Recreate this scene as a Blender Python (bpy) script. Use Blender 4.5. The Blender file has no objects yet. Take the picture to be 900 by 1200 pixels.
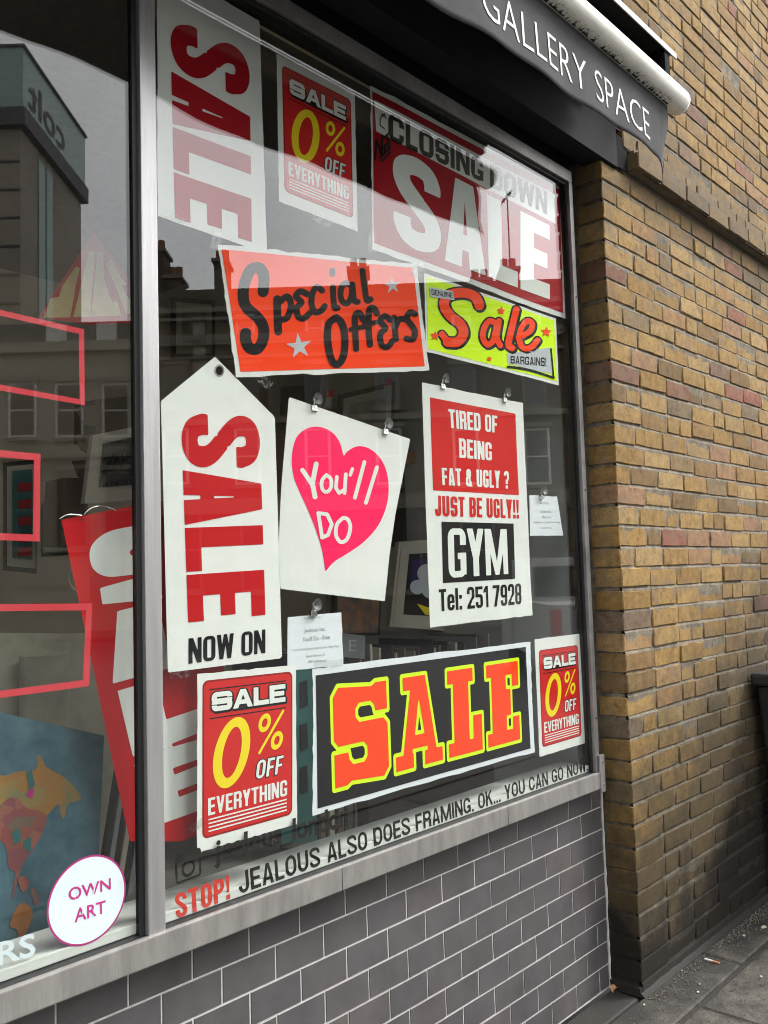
import bpy, bmesh, math, random
import numpy as np
from math import sin, cos, pi, radians
from mathutils import Matrix, Vector

random.seed(7); np.random.seed(7)
S = bpy.context.scene
COL = S.collection

# ------------------------------------------------------------------ camera, sky, sun, exposure
GZ = 0.70                                   # height of the tile datum above the pavement
F, YAW, PITCH, ROLL = 1038.17, 0.83004, 0.073978, -0.030518
CAM = np.array([-0.98784, -1.63208, 0.76056 + GZ])
FWD = np.array([sin(YAW)*cos(PITCH), cos(YAW)*cos(PITCH), sin(PITCH)])
_r = np.array([cos(YAW), -sin(YAW), 0.0]); _u = np.cross(_r, FWD)
RGT = cos(ROLL)*_r + sin(ROLL)*_u
UP = -sin(ROLL)*_r + cos(ROLL)*_u

cd = bpy.data.cameras.new('camera'); cam = bpy.data.objects.new('camera', cd); COL.objects.link(cam)
cd.sensor_fit = 'VERTICAL'; cd.sensor_height = 36.0; cd.lens = 36.0*F/1200.0
cd.clip_start = 0.02; cd.clip_end = 1000
cam.matrix_world = Matrix(((RGT[0], UP[0], -FWD[0], CAM[0]), (RGT[1], UP[1], -FWD[1], CAM[1]),
                           (RGT[2], UP[2], -FWD[2], CAM[2]), (0, 0, 0, 1)))
S.camera = cam

SUN_EL, SUN_ROT = radians(50), radians(128)
W = bpy.data.worlds.new('World'); S.world = W; W.use_nodes = True
nt = W.node_tree; nt.nodes.clear()
n_out = nt.nodes.new('ShaderNodeOutputWorld'); n_bg = nt.nodes.new('ShaderNodeBackground')
n_sky = nt.nodes.new('ShaderNodeTexSky'); n_sky.sky_type = 'NISHITA'; n_sky.sun_disc = False
n_sky.sun_elevation = SUN_EL; n_sky.sun_rotation = SUN_ROT; n_sky.dust_density = 3.0
n_hs = nt.nodes.new('ShaderNodeHueSaturation'); n_hs.inputs['Saturation'].default_value = 0.10
n_tc = nt.nodes.new('ShaderNodeTexCoord'); n_no = nt.nodes.new('ShaderNodeTexNoise')
n_no.inputs['Scale'].default_value = 2.2; n_no.inputs['Detail'].default_value = 6; n_no.inputs['Distortion'].default_value = .6
n_cr = nt.nodes.new('ShaderNodeValToRGB')
n_cr.color_ramp.elements[0].position = .3; n_cr.color_ramp.elements[0].color = (5.0, 5.1, 5.4, 1)
n_cr.color_ramp.elements[1].position = .7; n_cr.color_ramp.elements[1].color = (10.6, 10.6, 10.7, 1)
n_mx = nt.nodes.new('ShaderNodeMixRGB'); n_mx.inputs[0].default_value = .75
nt.links.new(n_tc.outputs['Generated'], n_no.inputs['Vector']); nt.links.new(n_no.outputs['Fac'], n_cr.inputs[0])
nt.links.new(n_sky.outputs[0], n_hs.inputs['Color']); nt.links.new(n_hs.outputs[0], n_mx.inputs[1])
nt.links.new(n_cr.outputs[0], n_mx.inputs[2]); nt.links.new(n_mx.outputs[0], n_bg.inputs['Color'])
n_bg.inputs['Strength'].default_value = 0.15
nt.links.new(n_bg.outputs[0], n_out.inputs['Surface'])

sd = bpy.data.lights.new('sun', 'SUN'); sd.energy = 1.3; sd.angle = radians(18); sd.color = (1, .97, .92)
sun = bpy.data.objects.new('sun', sd); COL.objects.link(sun)
_d = Vector((sin(SUN_ROT)*cos(SUN_EL), cos(SUN_ROT)*cos(SUN_EL), sin(SUN_EL)))
sun.rotation_euler = _d.to_track_quat('Z', 'Y').to_euler(); sun.location = (0, -6, 8)

S.view_settings.view_transform = 'Standard'; S.view_settings.look = 'None'
S.view_settings.gamma = 1.0; S.view_settings.exposure = 1.62
S.cycles.max_bounces = 10; S.cycles.transparent_max_bounces = 24; S.cycles.diffuse_bounces = 5
S.cycles.sample_clamp_indirect = 6; S.cycles.pixel_filter_type = 'BLACKMAN_HARRIS'; S.cycles.filter_width = 1.05
try: S.cycles.use_denoising = True
except Exception: pass

# ------------------------------------------------------------------ geometry helpers
def ray(x, y):
    return FWD + RGT*(x-450)/F - UP*(y-600)/F
def onY(x, y, Y):
    d = ray(x, y); t = (Y-CAM[1])/d[1]; return CAM + t*d
def onZ(x, y, Z):
    d = ray(x, y); t = (Z-CAM[2])/d[2]; return CAM + t*d
def onX(x, y, X):
    d = ray(x, y); t = (X-CAM[0])/d[0]; return CAM + t*d
def proj(P):
    d = np.asarray(P)-CAM; z = d@FWD
    return 450+F*(d@RGT)/z, 600-F*(d@UP)/z, z

def tag(o, label=None, cat=None, group=None, kind=None):
    if label: o['label'] = label
    if cat: o['category'] = cat
    if group: o['group'] = group
    if kind: o['kind'] = kind
    return o
def thing(name, label, cat, loc=(0, 0, 0), group=None):
    o = bpy.data.objects.new(name, None); COL.objects.link(o); o.location = loc
    o.empty_display_size = .05
    return tag(o, label, cat, group)
def link(name, me, m, parent=None):
    o = bpy.data.objects.new(name, me); COL.objects.link(o)
    if m is not None and len(me.materials) == 0: me.materials.append(m)
    if parent is not None:
        o.parent = parent
        l = parent.location
        o.location = -l if parent.type == 'EMPTY' and parent.parent is None else (0, 0, 0)
        if parent.type != 'EMPTY': o.matrix_parent_inverse = Matrix.Identity(4)
    return o
class MB:
    def __init__(s): s.v = []; s.f = []
    def add(s, v, f):
        n = len(s.v); s.v += [tuple(map(float, p)) for p in v]; s.f += [tuple(i+n for i in q) for q in f]; return s
    def box(s, x0, x1, y0, y1, z0, z1):
        v = [(x, y, z) for z in (z0, z1) for y in (y0, y1) for x in (x0, x1)]
        return s.add(v, [(0, 2, 3, 1), (4, 5, 7, 6), (0, 1, 5, 4), (2, 6, 7, 3), (0, 4, 6, 2), (1, 3, 7, 5)])
    def hexa(s, a, b):           # two quads a (front) b (back), each 4 points
        return s.add(list(a)+list(b), [(0, 1, 2, 3), (7, 6, 5, 4), (0, 4, 5, 1), (1, 5, 6, 2), (2, 6, 7, 3), (3, 7, 4, 0)])
    def tube(s, pts, r, n=10, cap=True):
        pts = [Vector(p) for p in pts]; rs = r if isinstance(r, (list, tuple)) else [r]*len(pts)
        rings = []
        for i, p in enumerate(pts):
            d = (pts[min(i+1, len(pts)-1)]-pts[max(i-1, 0)]).normalized()
            up = Vector((0, 0, 1)) if abs(d.z) < .9 else Vector((1, 0, 0))
            a = d.cross(up).normalized(); b = d.cross(a)
            rings.append([p+(a*cos(t)+b*sin(t))*rs[i] for t in [2*pi*k/n for k in range(n)]])
        v = [q for R_ in rings for q in R_]; f = []
        for i in range(len(pts)-1):
            for k in range(n): f.append((i*n+k, i*n+(k+1) % n, (i+1)*n+(k+1) % n, (i+1)*n+k))
        if cap: f += [tuple(range(n))[::-1], tuple((len(pts)-1)*n+k for k in range(n))]
        return s.add(v, f)
    def build(s, name, m, parent=None, smooth=False, bevel=0):
        me = bpy.data.meshes.new(name); me.from_pydata(s.v, [], s.f); me.validate()
        bm = bmesh.new(); bm.from_mesh(me)
        bmesh.ops.recalc_face_normals(bm, faces=bm.faces)
        if bevel:
            bmesh.ops.bevel(bm, geom=[e for e in bm.edges if e.is_manifold and e.calc_face_angle(0) > .6], offset=bevel, segments=2, affect='EDGES', profile=.6)
        bm.to_mesh(me); bm.free()
        if smooth:
            me.polygons.foreach_set('use_smooth', [True]*len(me.polygons))
            try: me.set_sharp_from_angle(angle=radians(40))
            except Exception: pass
        me.update()
        return link(name, me, m, parent)

# ------------------------------------------------------------------ materials
def new_mat(name):
    m = bpy.data.materials.new(name); m.use_nodes = True
    return m, m.node_tree, m.node_tree.nodes['Principled BSDF']
def N(nt, t, **kw):
    n = nt.nodes.new(t)
    for k, v in kw.items():
        if k in n.inputs: n.inputs[k].default_value = v
        else: setattr(n, k, v)
    return n
def pbr(name, col, rough=.5, metal=0.0, var=.12, scale=30, bump=0.0, bscale=200, stretch=None, spec=None, c2=None):
    m, nt, b = new_mat(name)
    tc = N(nt, 'ShaderNodeTexCoord'); src = tc.outputs['Object']
    if stretch:
        mp = N(nt, 'ShaderNodeMapping'); mp.inputs['Scale'].default_value = stretch
        nt.links.new(src, mp.inputs[0]); src = mp.outputs[0]
    no = N(nt, 'ShaderNodeTexNoise', Scale=scale, Detail=6.0, Roughness=.6); nt.links.new(src, no.inputs['Vector'])
    cr = N(nt, 'ShaderNodeValToRGB'); e = cr.color_ramp.elements
    e[0].position = .3; e[1].position = .7
    if c2 is None:
        e[0].color = tuple(max(0, c*(1-var)) for c in col)+(1,); e[1].color = tuple(min(1, c*(1+var)) for c in col)+(1,)
    else:
        e[0].color = tuple(col)+(1,); e[1].color = tuple(c2)+(1,)
    nt.links.new(no.outputs['Fac'], cr.inputs[0]); nt.links.new(cr.outputs[0], b.inputs['Base Color'])
    b.inputs['Roughness'].default_value = rough; b.inputs['Metallic'].default_value = metal
    if spec is not None: b.inputs['Specular IOR Level'].default_value = spec
    if bump:
        n2 = N(nt, 'ShaderNodeTexNoise', Scale=bscale, Detail=5.0); nt.links.new(src, n2.inputs['Vector'])
        bp = N(nt, 'ShaderNodeBump', Strength=bump, Distance=.002); nt.links.new(n2.outputs['Fac'], bp.inputs['Height'])
        nt.links.new(bp.outputs[0], b.inputs['Normal'])
    return m
def ink(name, col, rough=.6):
    return pbr(name, col, rough, 0, .035, 14, spec=.10, bump=.35, bscale=8)

M_white = ink('poster_white', (.765, .775, .74)); M_white2 = ink('paper_white', (.74, .77, .80)); M_pwhite = ink('print_white', (.76, .78, .74))
M_red = ink('print_red', (.52, .012, .016)); M_redl = ink('print_bright_red', (.60, .020, .018)); M_dred = ink('print_dark_red', (.38, .006, .014))
M_black = ink('print_black', (.010, .010, .011)); M_fluo = ink('print_fluorescent_orange', (1.0, .062, .010)); M_orange = ink('print_orange', (.98, .12, .015))
M_lime = ink('print_lime', (.68, .98, .015)); M_yellow = ink('print_yellow', (.86, .68, .02)); M_pink = ink('print_pink', (1.0, .020, .125))
M_grey = ink('print_grey', (.30, .31, .32)); M_mag = ink('print_magenta', (.50, .035, .22)); M_silver = ink('print_silver', (.52, .55, .58))
M_line = ink('poster_line_red', (.30, .012, .012))
M_vblack = ink('vinyl_black', (.006, .006, .006), .6); M_vred = ink('vinyl_red', (.60, .045, .03), .4); M_vwhite = ink('vinyl_white', (.72, .80, .84), .4)
M_vsal = ink('vinyl_salmon_red', (.60, .055, .07), .5)
M_steel = pbr('brushed_steel', (.47, .465, .465), .38, .75, .10, 9, .25, 60, stretch=(14, 14, .5))
M_sill = pbr('sill_aluminium', (.25, .24, .225), .5, .35, .22, 5, .35, 40, stretch=(5, 5, 1))
M_head = pbr('weathered_aluminium', (.30, .295, .285), .48, .75, .25, 10, .3, 60)
M_gasket = pbr('black_gasket', (.014, .014, .015), .5)
M_soffit = pbr('black_paint', (.008, .008, .009), .85, 0, .3, 12, spec=.1)
M_fascia = pbr('dark_grey_board', (.013, .0135, .0145), .8, 0, .25, 9, .2, 50, spec=.2)
M_awning = pbr('awning_canvas', (.021, .0215, .023), .85, 0, .35, 14, .5, 700)
M_bar = pbr('cream_enamel', (.70, .68, .60), .4, 0, .16, 10, stretch=(1, 6, 6))
M_board = pbr('painted_window_board', (.62, .63, .60), .5, 0, .08, 8)
M_grout = pbr('grout', (.52, .50, .47), .9, 0, .15, 40, .4)
M_room = pbr('room_wall', (.58, .49, .38), .9, 0, .15, 2); M_ceil = pbr('dark_ceiling', (.16, .145, .13), .9); M_reveal = pbr('grey_reveal', (.50, .52, .51), .8, 0, .06, 3)
M_floor = pbr('room_floor', (.34, .32, .29), .6, 0, .3, 4)
M_wood = pbr('shelf_wood', (.28, .13, .05), .5, 0, .25, 12, stretch=(1, 1, 6)); M_dwood = pbr('dark_wood', (.025, .02, .017), .45)
M_beige = pbr('beige_mount', (.50, .45, .37), .8, 0, .06, 5); M_card = pbr('brown_card', (.17, .125, .085), .85, 0, .15, 6)
M_chrome = pbr('clip_chrome', (.55, .55, .53), .22, 1.0, .1, 30)
M_teal = ink('teal_print', (.05, .17, .16)); M_purple = ink('purple_print', (.045, .025, .11)); M_night = ink('dark_print', (.025, .025, .03))

def tile_mat():
    m, nt, b = new_mat('grey_glazed_tile')
    oi = N(nt, 'ShaderNodeObjectInfo'); cr = N(nt, 'ShaderNodeValToRGB'); e = cr.color_ramp.elements
    e[0].color = (.088, .082, .084, 1); e[1].color = (.100, .090, .089, 1)
    x = e.new(.5); x.color = (.085, .082, .087, 1)
    nt.links.new(oi.outputs['Random'], cr.inputs[0])
    g = N(nt, 'ShaderNodeNewGeometry'); no = N(nt, 'ShaderNodeTexNoise', Scale=7.0, Detail=8.0, Roughness=.7)
    nt.links.new(g.outputs['Position'], no.inputs['Vector'])
    c2 = N(nt, 'ShaderNodeValToRGB'); c2.color_ramp.elements[0].position = .32; c2.color_ramp.elements[1].position = .62
    c2.color_ramp.elements[0].color = (.72, .72, .72, 1); c2.color_ramp.elements[1].color = (1.06, 1.06, 1.06, 1)
    nt.links.new(no.outputs['Fac'], c2.inputs[0])
    mu = N(nt, 'ShaderNodeMixRGB', blend_type='MULTIPLY'); mu.inputs[0].default_value = 1
    nt.links.new(cr.outputs[0], mu.inputs[1]); nt.links.new(c2.outputs[0], mu.inputs[2]); nt.links.new(mu.outputs[0], b.inputs['Base Color'])
    mr = N(nt, 'ShaderNodeMapRange'); mr.inputs['To Min'].default_value = .28; mr.inputs['To Max'].default_value = .5
    nt.links.new(no.outputs['Fac'], mr.inputs[0]); nt.links.new(mr.outputs[0], b.inputs['Roughness'])
    bp = N(nt, 'ShaderNodeBump', Strength=.12, Distance=.002); nt.links.new(no.outputs['Fac'], bp.inputs['Height']); nt.links.new(bp.outputs[0], b.inputs['Normal'])
    return m
M_tile = tile_mat()

BR0 = [(0.0, (.37, .235, .078)), (.16, (.44, .285, .105)), (.30, (.33, .20, .062)), (.42, (.47, .325, .14)), (.52, (.36, .22, .072)),
      (.62, (.20, .135, .062)), (.68, (.33, .205, .08)), (.76, (.42, .26, .085)), (.84, (.37, .215, .125)), (.90, (.43, .29, .115)), (.94, (.20, .155, .10)), (.975, (.34, .14, .09)), (1.0, (.23, .14, .075))]
BR = [(p_, (c_[0]*.68, c_[1]*.69, c_[2]*.74)) for p_, c_ in BR0]
def brick_mat(name, stuff=False):
    m, nt, b = new_mat(name)
    if stuff:
        at = N(nt, 'ShaderNodeAttribute'); at.attribute_name = 'tone'; rnd = at.outputs['Fac']
    else:
        oi = N(nt, 'ShaderNodeObjectInfo'); rnd = oi.outputs['Alpha']
        oi = N(nt, 'ShaderNodeAttribute'); oi.attribute_type = 'OBJECT'; oi.attribute_name = 'tone'; rnd = oi.outputs['Fac']
    cr = N(nt, 'ShaderNodeValToRGB'); cr.color_ramp.interpolation = 'LINEAR'
    e = cr.color_ramp.elements
    while len(e) < len(BR): e.new(.5)
    for k, (p_, c_) in enumerate(BR): e[k].position = p_
    for k, (p_, c_) in enumerate(BR): e[k].color = c_+(1,)
    nt.links.new(rnd, cr.inputs[0])
    g = N(nt, 'ShaderNodeNewGeometry')
    no = N(nt, 'ShaderNodeTexNoise', Scale=30.0, Detail=12.0, Roughness=.78); nt.links.new(g.outputs['Position'], no.inputs['Vector'])
    c2 = N(nt, 'ShaderNodeValToRGB'); q = c2.color_ramp.elements; q[0].position = .30; q[1].position = .68
    q[0].color = (.34, .31, .29, 1); q[1].color = (1.30, 1.27, 1.18, 1); x = q.new(.46); x.color = (.90, .87, .83, 1)
    nt.links.new(no.outputs['Fac'], c2.inputs[0])
    mu = N(nt, 'ShaderNodeMixRGB', blend_type='MULTIPLY'); mu.inputs[0].default_value = 1
    nt.links.new(cr.outputs[0], mu.inputs[1]); nt.links.new(c2.outputs[0], mu.inputs[2])
    # pinkish kiss marks and dark specks
    n3 = N(nt, 'ShaderNodeTexNoise', Scale=9.0, Detail=3.0); nt.links.new(g.outputs['Position'], n3.inputs['Vector'])
    c3 = N(nt, 'ShaderNodeValToRGB'); c3.color_ramp.elements[0].position = .57; c3.color_ramp.elements[1].position = .64
    c3.color_ramp.elements[0].color = (0, 0, 0, 1); c3.color_ramp.elements[1].color = (.55, .55, .55, 1); nt.links.new(n3.outputs['Fac'], c3.inputs[0])
    m3 = N(nt, 'ShaderNodeMixRGB'); nt.links.new(c3.outputs[0], m3.inputs[0]); nt.links.new(mu.outputs[0], m3.inputs[1]); m3.inputs[2].default_value = (.19, .135, .085, 1)
    vo = N(nt, 'ShaderNodeTexNoise', Scale=160.0, Detail=3.0); nt.links.new(g.outputs['Position'], vo.inputs['Vector'])
    c4 = N(nt, 'ShaderNodeValToRGB'); c4.color_ramp.elements[0].position = .30; c4.color_ramp.elements[1].position = .40
    c4.color_ramp.elements[0].color = (.35, .33, .3, 1); c4.color_ramp.elements[1].color = (1, 1, 1, 1); nt.links.new(vo.outputs['Fac'], c4.inputs[0])
    m4 = N(nt, 'ShaderNodeMixRGB', blend_type='MULTIPLY'); m4.inputs[0].default_value = .8; nt.links.new(m3.outputs[0], m4.inputs[1]); nt.links.new(c4.outputs[0], m4.inputs[2])
    last = soot_and_shade(nt, g, m4.outputs[0])
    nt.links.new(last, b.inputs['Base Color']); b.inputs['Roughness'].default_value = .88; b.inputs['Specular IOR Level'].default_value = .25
    bp = N(nt, 'ShaderNodeBump', Strength=.9, Distance=.003); ad = N(nt, 'ShaderNodeMath', operation='ADD'); nt.links.new(no.outputs['Fac'], ad.inputs[0])
    m5 = N(nt, 'ShaderNodeMath', operation='MULTIPLY'); m5.inputs[1].default_value = .4; nt.links.new(vo.outputs['Fac'], m5.inputs[0]); nt.links.new(m5.outputs[0], ad.inputs[1])
    nt.links.new(ad.outputs[0], bp.inputs['Height']); nt.links.new(bp.outputs[0], b.inputs['Normal'])
    return m
def soot_and_shade(nt, g, col, amt=.84):
    """street grime: sooty splashes with a ragged edge on the lowest courses, shade painted in towards the bin, and a stain under the string course"""
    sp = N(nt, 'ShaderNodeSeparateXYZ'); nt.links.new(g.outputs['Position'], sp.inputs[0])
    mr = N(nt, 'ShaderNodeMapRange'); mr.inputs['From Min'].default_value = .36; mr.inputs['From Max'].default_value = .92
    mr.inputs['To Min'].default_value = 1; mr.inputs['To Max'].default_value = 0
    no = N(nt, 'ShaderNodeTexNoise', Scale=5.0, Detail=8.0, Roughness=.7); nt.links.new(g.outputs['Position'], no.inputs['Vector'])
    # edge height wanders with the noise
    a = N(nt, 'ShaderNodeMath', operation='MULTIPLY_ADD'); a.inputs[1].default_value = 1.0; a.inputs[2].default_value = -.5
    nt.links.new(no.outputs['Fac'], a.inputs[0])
    # painted shade: the darkening climbs higher along the wall towards the bin
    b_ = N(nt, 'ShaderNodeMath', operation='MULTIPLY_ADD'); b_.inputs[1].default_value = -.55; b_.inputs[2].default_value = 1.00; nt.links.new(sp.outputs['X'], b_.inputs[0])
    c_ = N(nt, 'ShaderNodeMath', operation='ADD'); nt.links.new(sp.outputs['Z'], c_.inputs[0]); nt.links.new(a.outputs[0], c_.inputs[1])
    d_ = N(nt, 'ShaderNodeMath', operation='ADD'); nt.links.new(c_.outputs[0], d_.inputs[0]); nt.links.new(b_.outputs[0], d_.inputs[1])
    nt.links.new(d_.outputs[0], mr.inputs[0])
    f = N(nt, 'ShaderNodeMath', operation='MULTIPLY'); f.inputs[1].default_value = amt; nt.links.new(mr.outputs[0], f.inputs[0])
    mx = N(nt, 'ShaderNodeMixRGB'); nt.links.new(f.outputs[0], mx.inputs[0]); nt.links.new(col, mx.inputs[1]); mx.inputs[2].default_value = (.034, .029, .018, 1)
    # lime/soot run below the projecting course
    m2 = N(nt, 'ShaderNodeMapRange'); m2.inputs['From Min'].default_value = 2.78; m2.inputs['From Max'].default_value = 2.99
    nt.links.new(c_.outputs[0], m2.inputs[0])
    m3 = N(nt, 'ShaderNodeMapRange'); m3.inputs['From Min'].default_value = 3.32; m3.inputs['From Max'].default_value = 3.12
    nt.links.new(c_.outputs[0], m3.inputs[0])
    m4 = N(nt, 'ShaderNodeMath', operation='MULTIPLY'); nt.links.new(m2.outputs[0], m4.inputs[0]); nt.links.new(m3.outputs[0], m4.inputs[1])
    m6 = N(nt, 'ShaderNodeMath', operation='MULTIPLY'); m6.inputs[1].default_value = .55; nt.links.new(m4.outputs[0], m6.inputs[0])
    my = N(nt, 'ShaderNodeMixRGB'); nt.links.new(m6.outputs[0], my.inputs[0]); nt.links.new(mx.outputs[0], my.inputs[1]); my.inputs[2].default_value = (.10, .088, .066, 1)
    # wet black dirt on the two lowest courses; dirt and painted shade behind the bin
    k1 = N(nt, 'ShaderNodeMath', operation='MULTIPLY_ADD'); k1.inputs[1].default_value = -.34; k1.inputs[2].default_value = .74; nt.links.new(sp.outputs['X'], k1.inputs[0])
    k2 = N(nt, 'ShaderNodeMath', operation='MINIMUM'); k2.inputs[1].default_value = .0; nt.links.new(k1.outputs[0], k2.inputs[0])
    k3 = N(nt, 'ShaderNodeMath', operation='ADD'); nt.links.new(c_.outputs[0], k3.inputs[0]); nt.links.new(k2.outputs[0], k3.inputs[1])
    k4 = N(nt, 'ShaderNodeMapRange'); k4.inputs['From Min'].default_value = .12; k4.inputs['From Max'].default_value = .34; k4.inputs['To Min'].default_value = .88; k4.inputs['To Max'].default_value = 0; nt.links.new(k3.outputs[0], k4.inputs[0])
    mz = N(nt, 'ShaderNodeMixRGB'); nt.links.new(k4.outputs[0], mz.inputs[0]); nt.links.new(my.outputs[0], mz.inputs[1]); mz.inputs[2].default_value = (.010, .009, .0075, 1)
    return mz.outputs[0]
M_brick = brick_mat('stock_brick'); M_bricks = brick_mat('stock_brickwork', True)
def mortar_mat():
    m, nt, b = new_mat('mortar')
    g = N(nt, 'ShaderNodeNewGeometry'); no = N(nt, 'ShaderNodeTexNoise', Scale=30.0, Detail=10.0, Roughness=.75); nt.links.new(g.outputs['Position'], no.inputs['Vector'])
    cr = N(nt, 'ShaderNodeValToRGB'); e = cr.color_ramp.elements; e[0].position = .35; e[1].position = .62; e[0].color = (.085, .070, .050, 1); e[1].color = (.24, .205, .15, 1)
    nt.links.new(no.outputs['Fac'], cr.inputs[0]); nt.links.new(soot_and_shade(nt, g, cr.outputs[0], .62), b.inputs['Base Color']); b.inputs['Roughness'].default_value = .95
    bp = N(nt, 'ShaderNodeBump', Strength=1.0, Distance=.006); nt.links.new(no.outputs['Fac'], bp.inputs['Height']); nt.links.new(bp.outputs[0], b.inputs['Normal'])
    return m
M_mortar = mortar_mat()
def paving_mat(name, c0, c1, sc=9.0):
    m, nt, b = new_mat(name)
    g = N(nt, 'ShaderNodeNewGeometry'); no = N(nt, 'ShaderNodeTexNoise', Scale=sc, Detail=10.0, Roughness=.8, Distortion=.6); nt.links.new(g.outputs['Position'], no.inputs['Vector'])
    n2 = N(nt, 'ShaderNodeTexNoise', Scale=180.0, Detail=3.0); nt.links.new(g.outputs['Position'], n2.inputs['Vector'])
    cr = N(nt, 'ShaderNodeValToRGB'); e = cr.color_ramp.elements; e[0].position = .36; e[1].position = .66; e[0].color = c0+(1,); e[1].color = c1+(1,)
    nt.links.new(no.outputs['Fac'], cr.inputs[0])
    c2 = N(nt, 'ShaderNodeValToRGB'); c2.color_ramp.elements[0].position = .35; c2.color_ramp.elements[1].position = .7
    c2.color_ramp.elements[0].color = (.7, .7, .7, 1); c2.color_ramp.elements[1].color = (1.35, 1.33, 1.28, 1); nt.links.new(n2.outputs['Fac'], c2.inputs[0])
    mu = N(nt, 'ShaderNodeMixRGB', blend_type='MULTIPLY'); mu.inputs[0].default_value = 1; nt.links.new(cr.outputs[0], mu.inputs[1]); nt.links.new(c2.outputs[0], mu.inputs[2])
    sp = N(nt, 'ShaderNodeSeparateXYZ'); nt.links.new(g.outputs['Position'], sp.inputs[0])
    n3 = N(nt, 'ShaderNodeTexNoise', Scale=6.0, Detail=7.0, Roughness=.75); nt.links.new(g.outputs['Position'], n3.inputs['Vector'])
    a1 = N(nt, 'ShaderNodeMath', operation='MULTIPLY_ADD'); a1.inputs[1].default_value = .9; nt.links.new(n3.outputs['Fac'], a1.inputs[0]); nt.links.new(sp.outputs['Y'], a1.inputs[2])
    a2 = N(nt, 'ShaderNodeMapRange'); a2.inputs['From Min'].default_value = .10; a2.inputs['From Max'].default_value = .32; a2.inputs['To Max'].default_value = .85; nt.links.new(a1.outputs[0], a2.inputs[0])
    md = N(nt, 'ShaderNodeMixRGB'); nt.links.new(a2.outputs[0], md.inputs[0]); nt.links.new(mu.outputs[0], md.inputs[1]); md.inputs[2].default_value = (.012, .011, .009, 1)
    nt.links.new(md.outputs[0], b.inputs['Base Color']); b.inputs['Roughness'].default_value = .75
    bp = N(nt, 'ShaderNodeBump', Strength=.6, Distance=.004); nt.links.new(n2.outputs['Fac'], bp.inputs['Height']); nt.links.new(bp.outputs[0], b.inputs['Normal'])
    return m
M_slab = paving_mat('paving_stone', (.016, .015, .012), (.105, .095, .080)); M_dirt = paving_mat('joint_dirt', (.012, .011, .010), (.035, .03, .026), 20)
M_road = paving_mat('asphalt', (.012, .012, .013), (.028, .028, .028), 3)

def glass_mat(name='window_glass', tint=(.95, .965, .955)):
    m = bpy.data.materials.new(name); m.use_nodes = True; nt = m.node_tree; nt.nodes.clear()
    o = N(nt, 'ShaderNodeOutputMaterial'); t = N(nt, 'ShaderNodeBsdfTransparent'); t.inputs[0].default_value = tint+(1,)
    gl = N(nt, 'ShaderNodeBsdfGlossy'); gl.inputs['Roughness'].default_value = 0.0; gl.inputs[0].default_value = (1, 1, 1, 1)
    lw = N(nt, 'ShaderNodeLayerWeight', Blend=.5)
    p = N(nt, 'ShaderNodeMath', operation='POWER'); p.inputs[1].default_value = 5.0; nt.links.new(lw.outputs['Facing'], p.inputs[0])
    a = N(nt, 'ShaderNodeMath', operation='MULTIPLY_ADD'); a.inputs[1].default_value = .935; a.inputs[2].default_value = .043; nt.links.new(p.outputs[0], a.inputs[0])
    mx = N(nt, 'ShaderNodeMixShader'); nt.links.new(a.outputs[0], mx.inputs[0]); nt.links.new(t.outputs[0], mx.inputs[1]); nt.links.new(gl.outputs[0], mx.inputs[2])
    nt.links.new(mx.outputs[0], o.inputs[0]); return m
M_glass = glass_mat()

# ------------------------------------------------------------------ implicit lettering (signed distance -> flat mesh)
def sbox(X, Y, x0, y0, x1, y1):
    dx = np.abs(X-(x0+x1)/2)-(x1-x0)/2; dy = np.abs(Y-(y0+y1)/2)-(y1-y0)/2
    return np.minimum(np.maximum(dx, dy), 0)+np.hypot(np.maximum(dx, 0), np.maximum(dy, 0))
def rr(X, Y, x0, y0, x1, y1, r):
    r = max(1e-4, min(r, (x1-x0)/2, (y1-y0)/2)); return sbox(X, Y, x0+r, y0+r, x1-r, y1-r)-r
def poly(X, Y, P):
    d = np.full(X.shape, 1e9); ins = np.zeros(X.shape, bool); n = len(P)
    for i in range(n):
        ax, ay = P[i]; bx, by = P[(i+1) % n]; ex, ey = bx-ax, by-ay; L = ex*ex+ey*ey+1e-12
        t = np.clip(((X-ax)*ex+(Y-ay)*ey)/L, 0, 1); d = np.minimum(d, np.hypot(X-ax-t*ex, Y-ay-t*ey))
        c = ((ay > Y) != (by > Y))
        if abs(by-ay) > 1e-12: ins ^= c & (X < (bx-ax)*(Y-ay)/(by-ay)+ax)
    return np.where(ins, -d, d)
def caps(X, Y, P, r):
    d = np.full(X.shape, 1e9)
    for i in range(len(P)-1):
        ax, ay = P[i]; bx, by = P[i+1]; ex, ey = bx-ax, by-ay; L = ex*ex+ey*ey+1e-12
        t = np.clip(((X-ax)*ex+(Y-ay)*ey)/L, 0, 1); d = np.minimum(d, np.hypot(X-ax-t*ex, Y-ay-t*ey))
    return d-r
U = lambda *a: np.minimum.reduce(a)
def D(a, *b):
    for k in b: a = np.maximum(a, -k)
    return a
def smooth(P, n=7, closed=False):
    P = [np.array(p, float) for p in P]; out = []; m = len(P)
    rng = range(m) if closed else range(m-1)
    for i in rng:
        p0 = P[(i-1) % m] if closed or i > 0 else P[0]; p1 = P[i]; p2 = P[(i+1) % m]; p3 = P[(i+2) % m] if closed or i+2 < m else P[-1]
        for k in range(n):
            t = k/n; out.append(.5*((2*p1)+(-p0+p2)*t+(2*p0-5*p1+4*p2-p3)*t*t+(-p0+3*p1-3*p2+p3)*t**3))
    if not closed: out.append(P[-1])
    return [tuple(q) for q in out]

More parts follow.
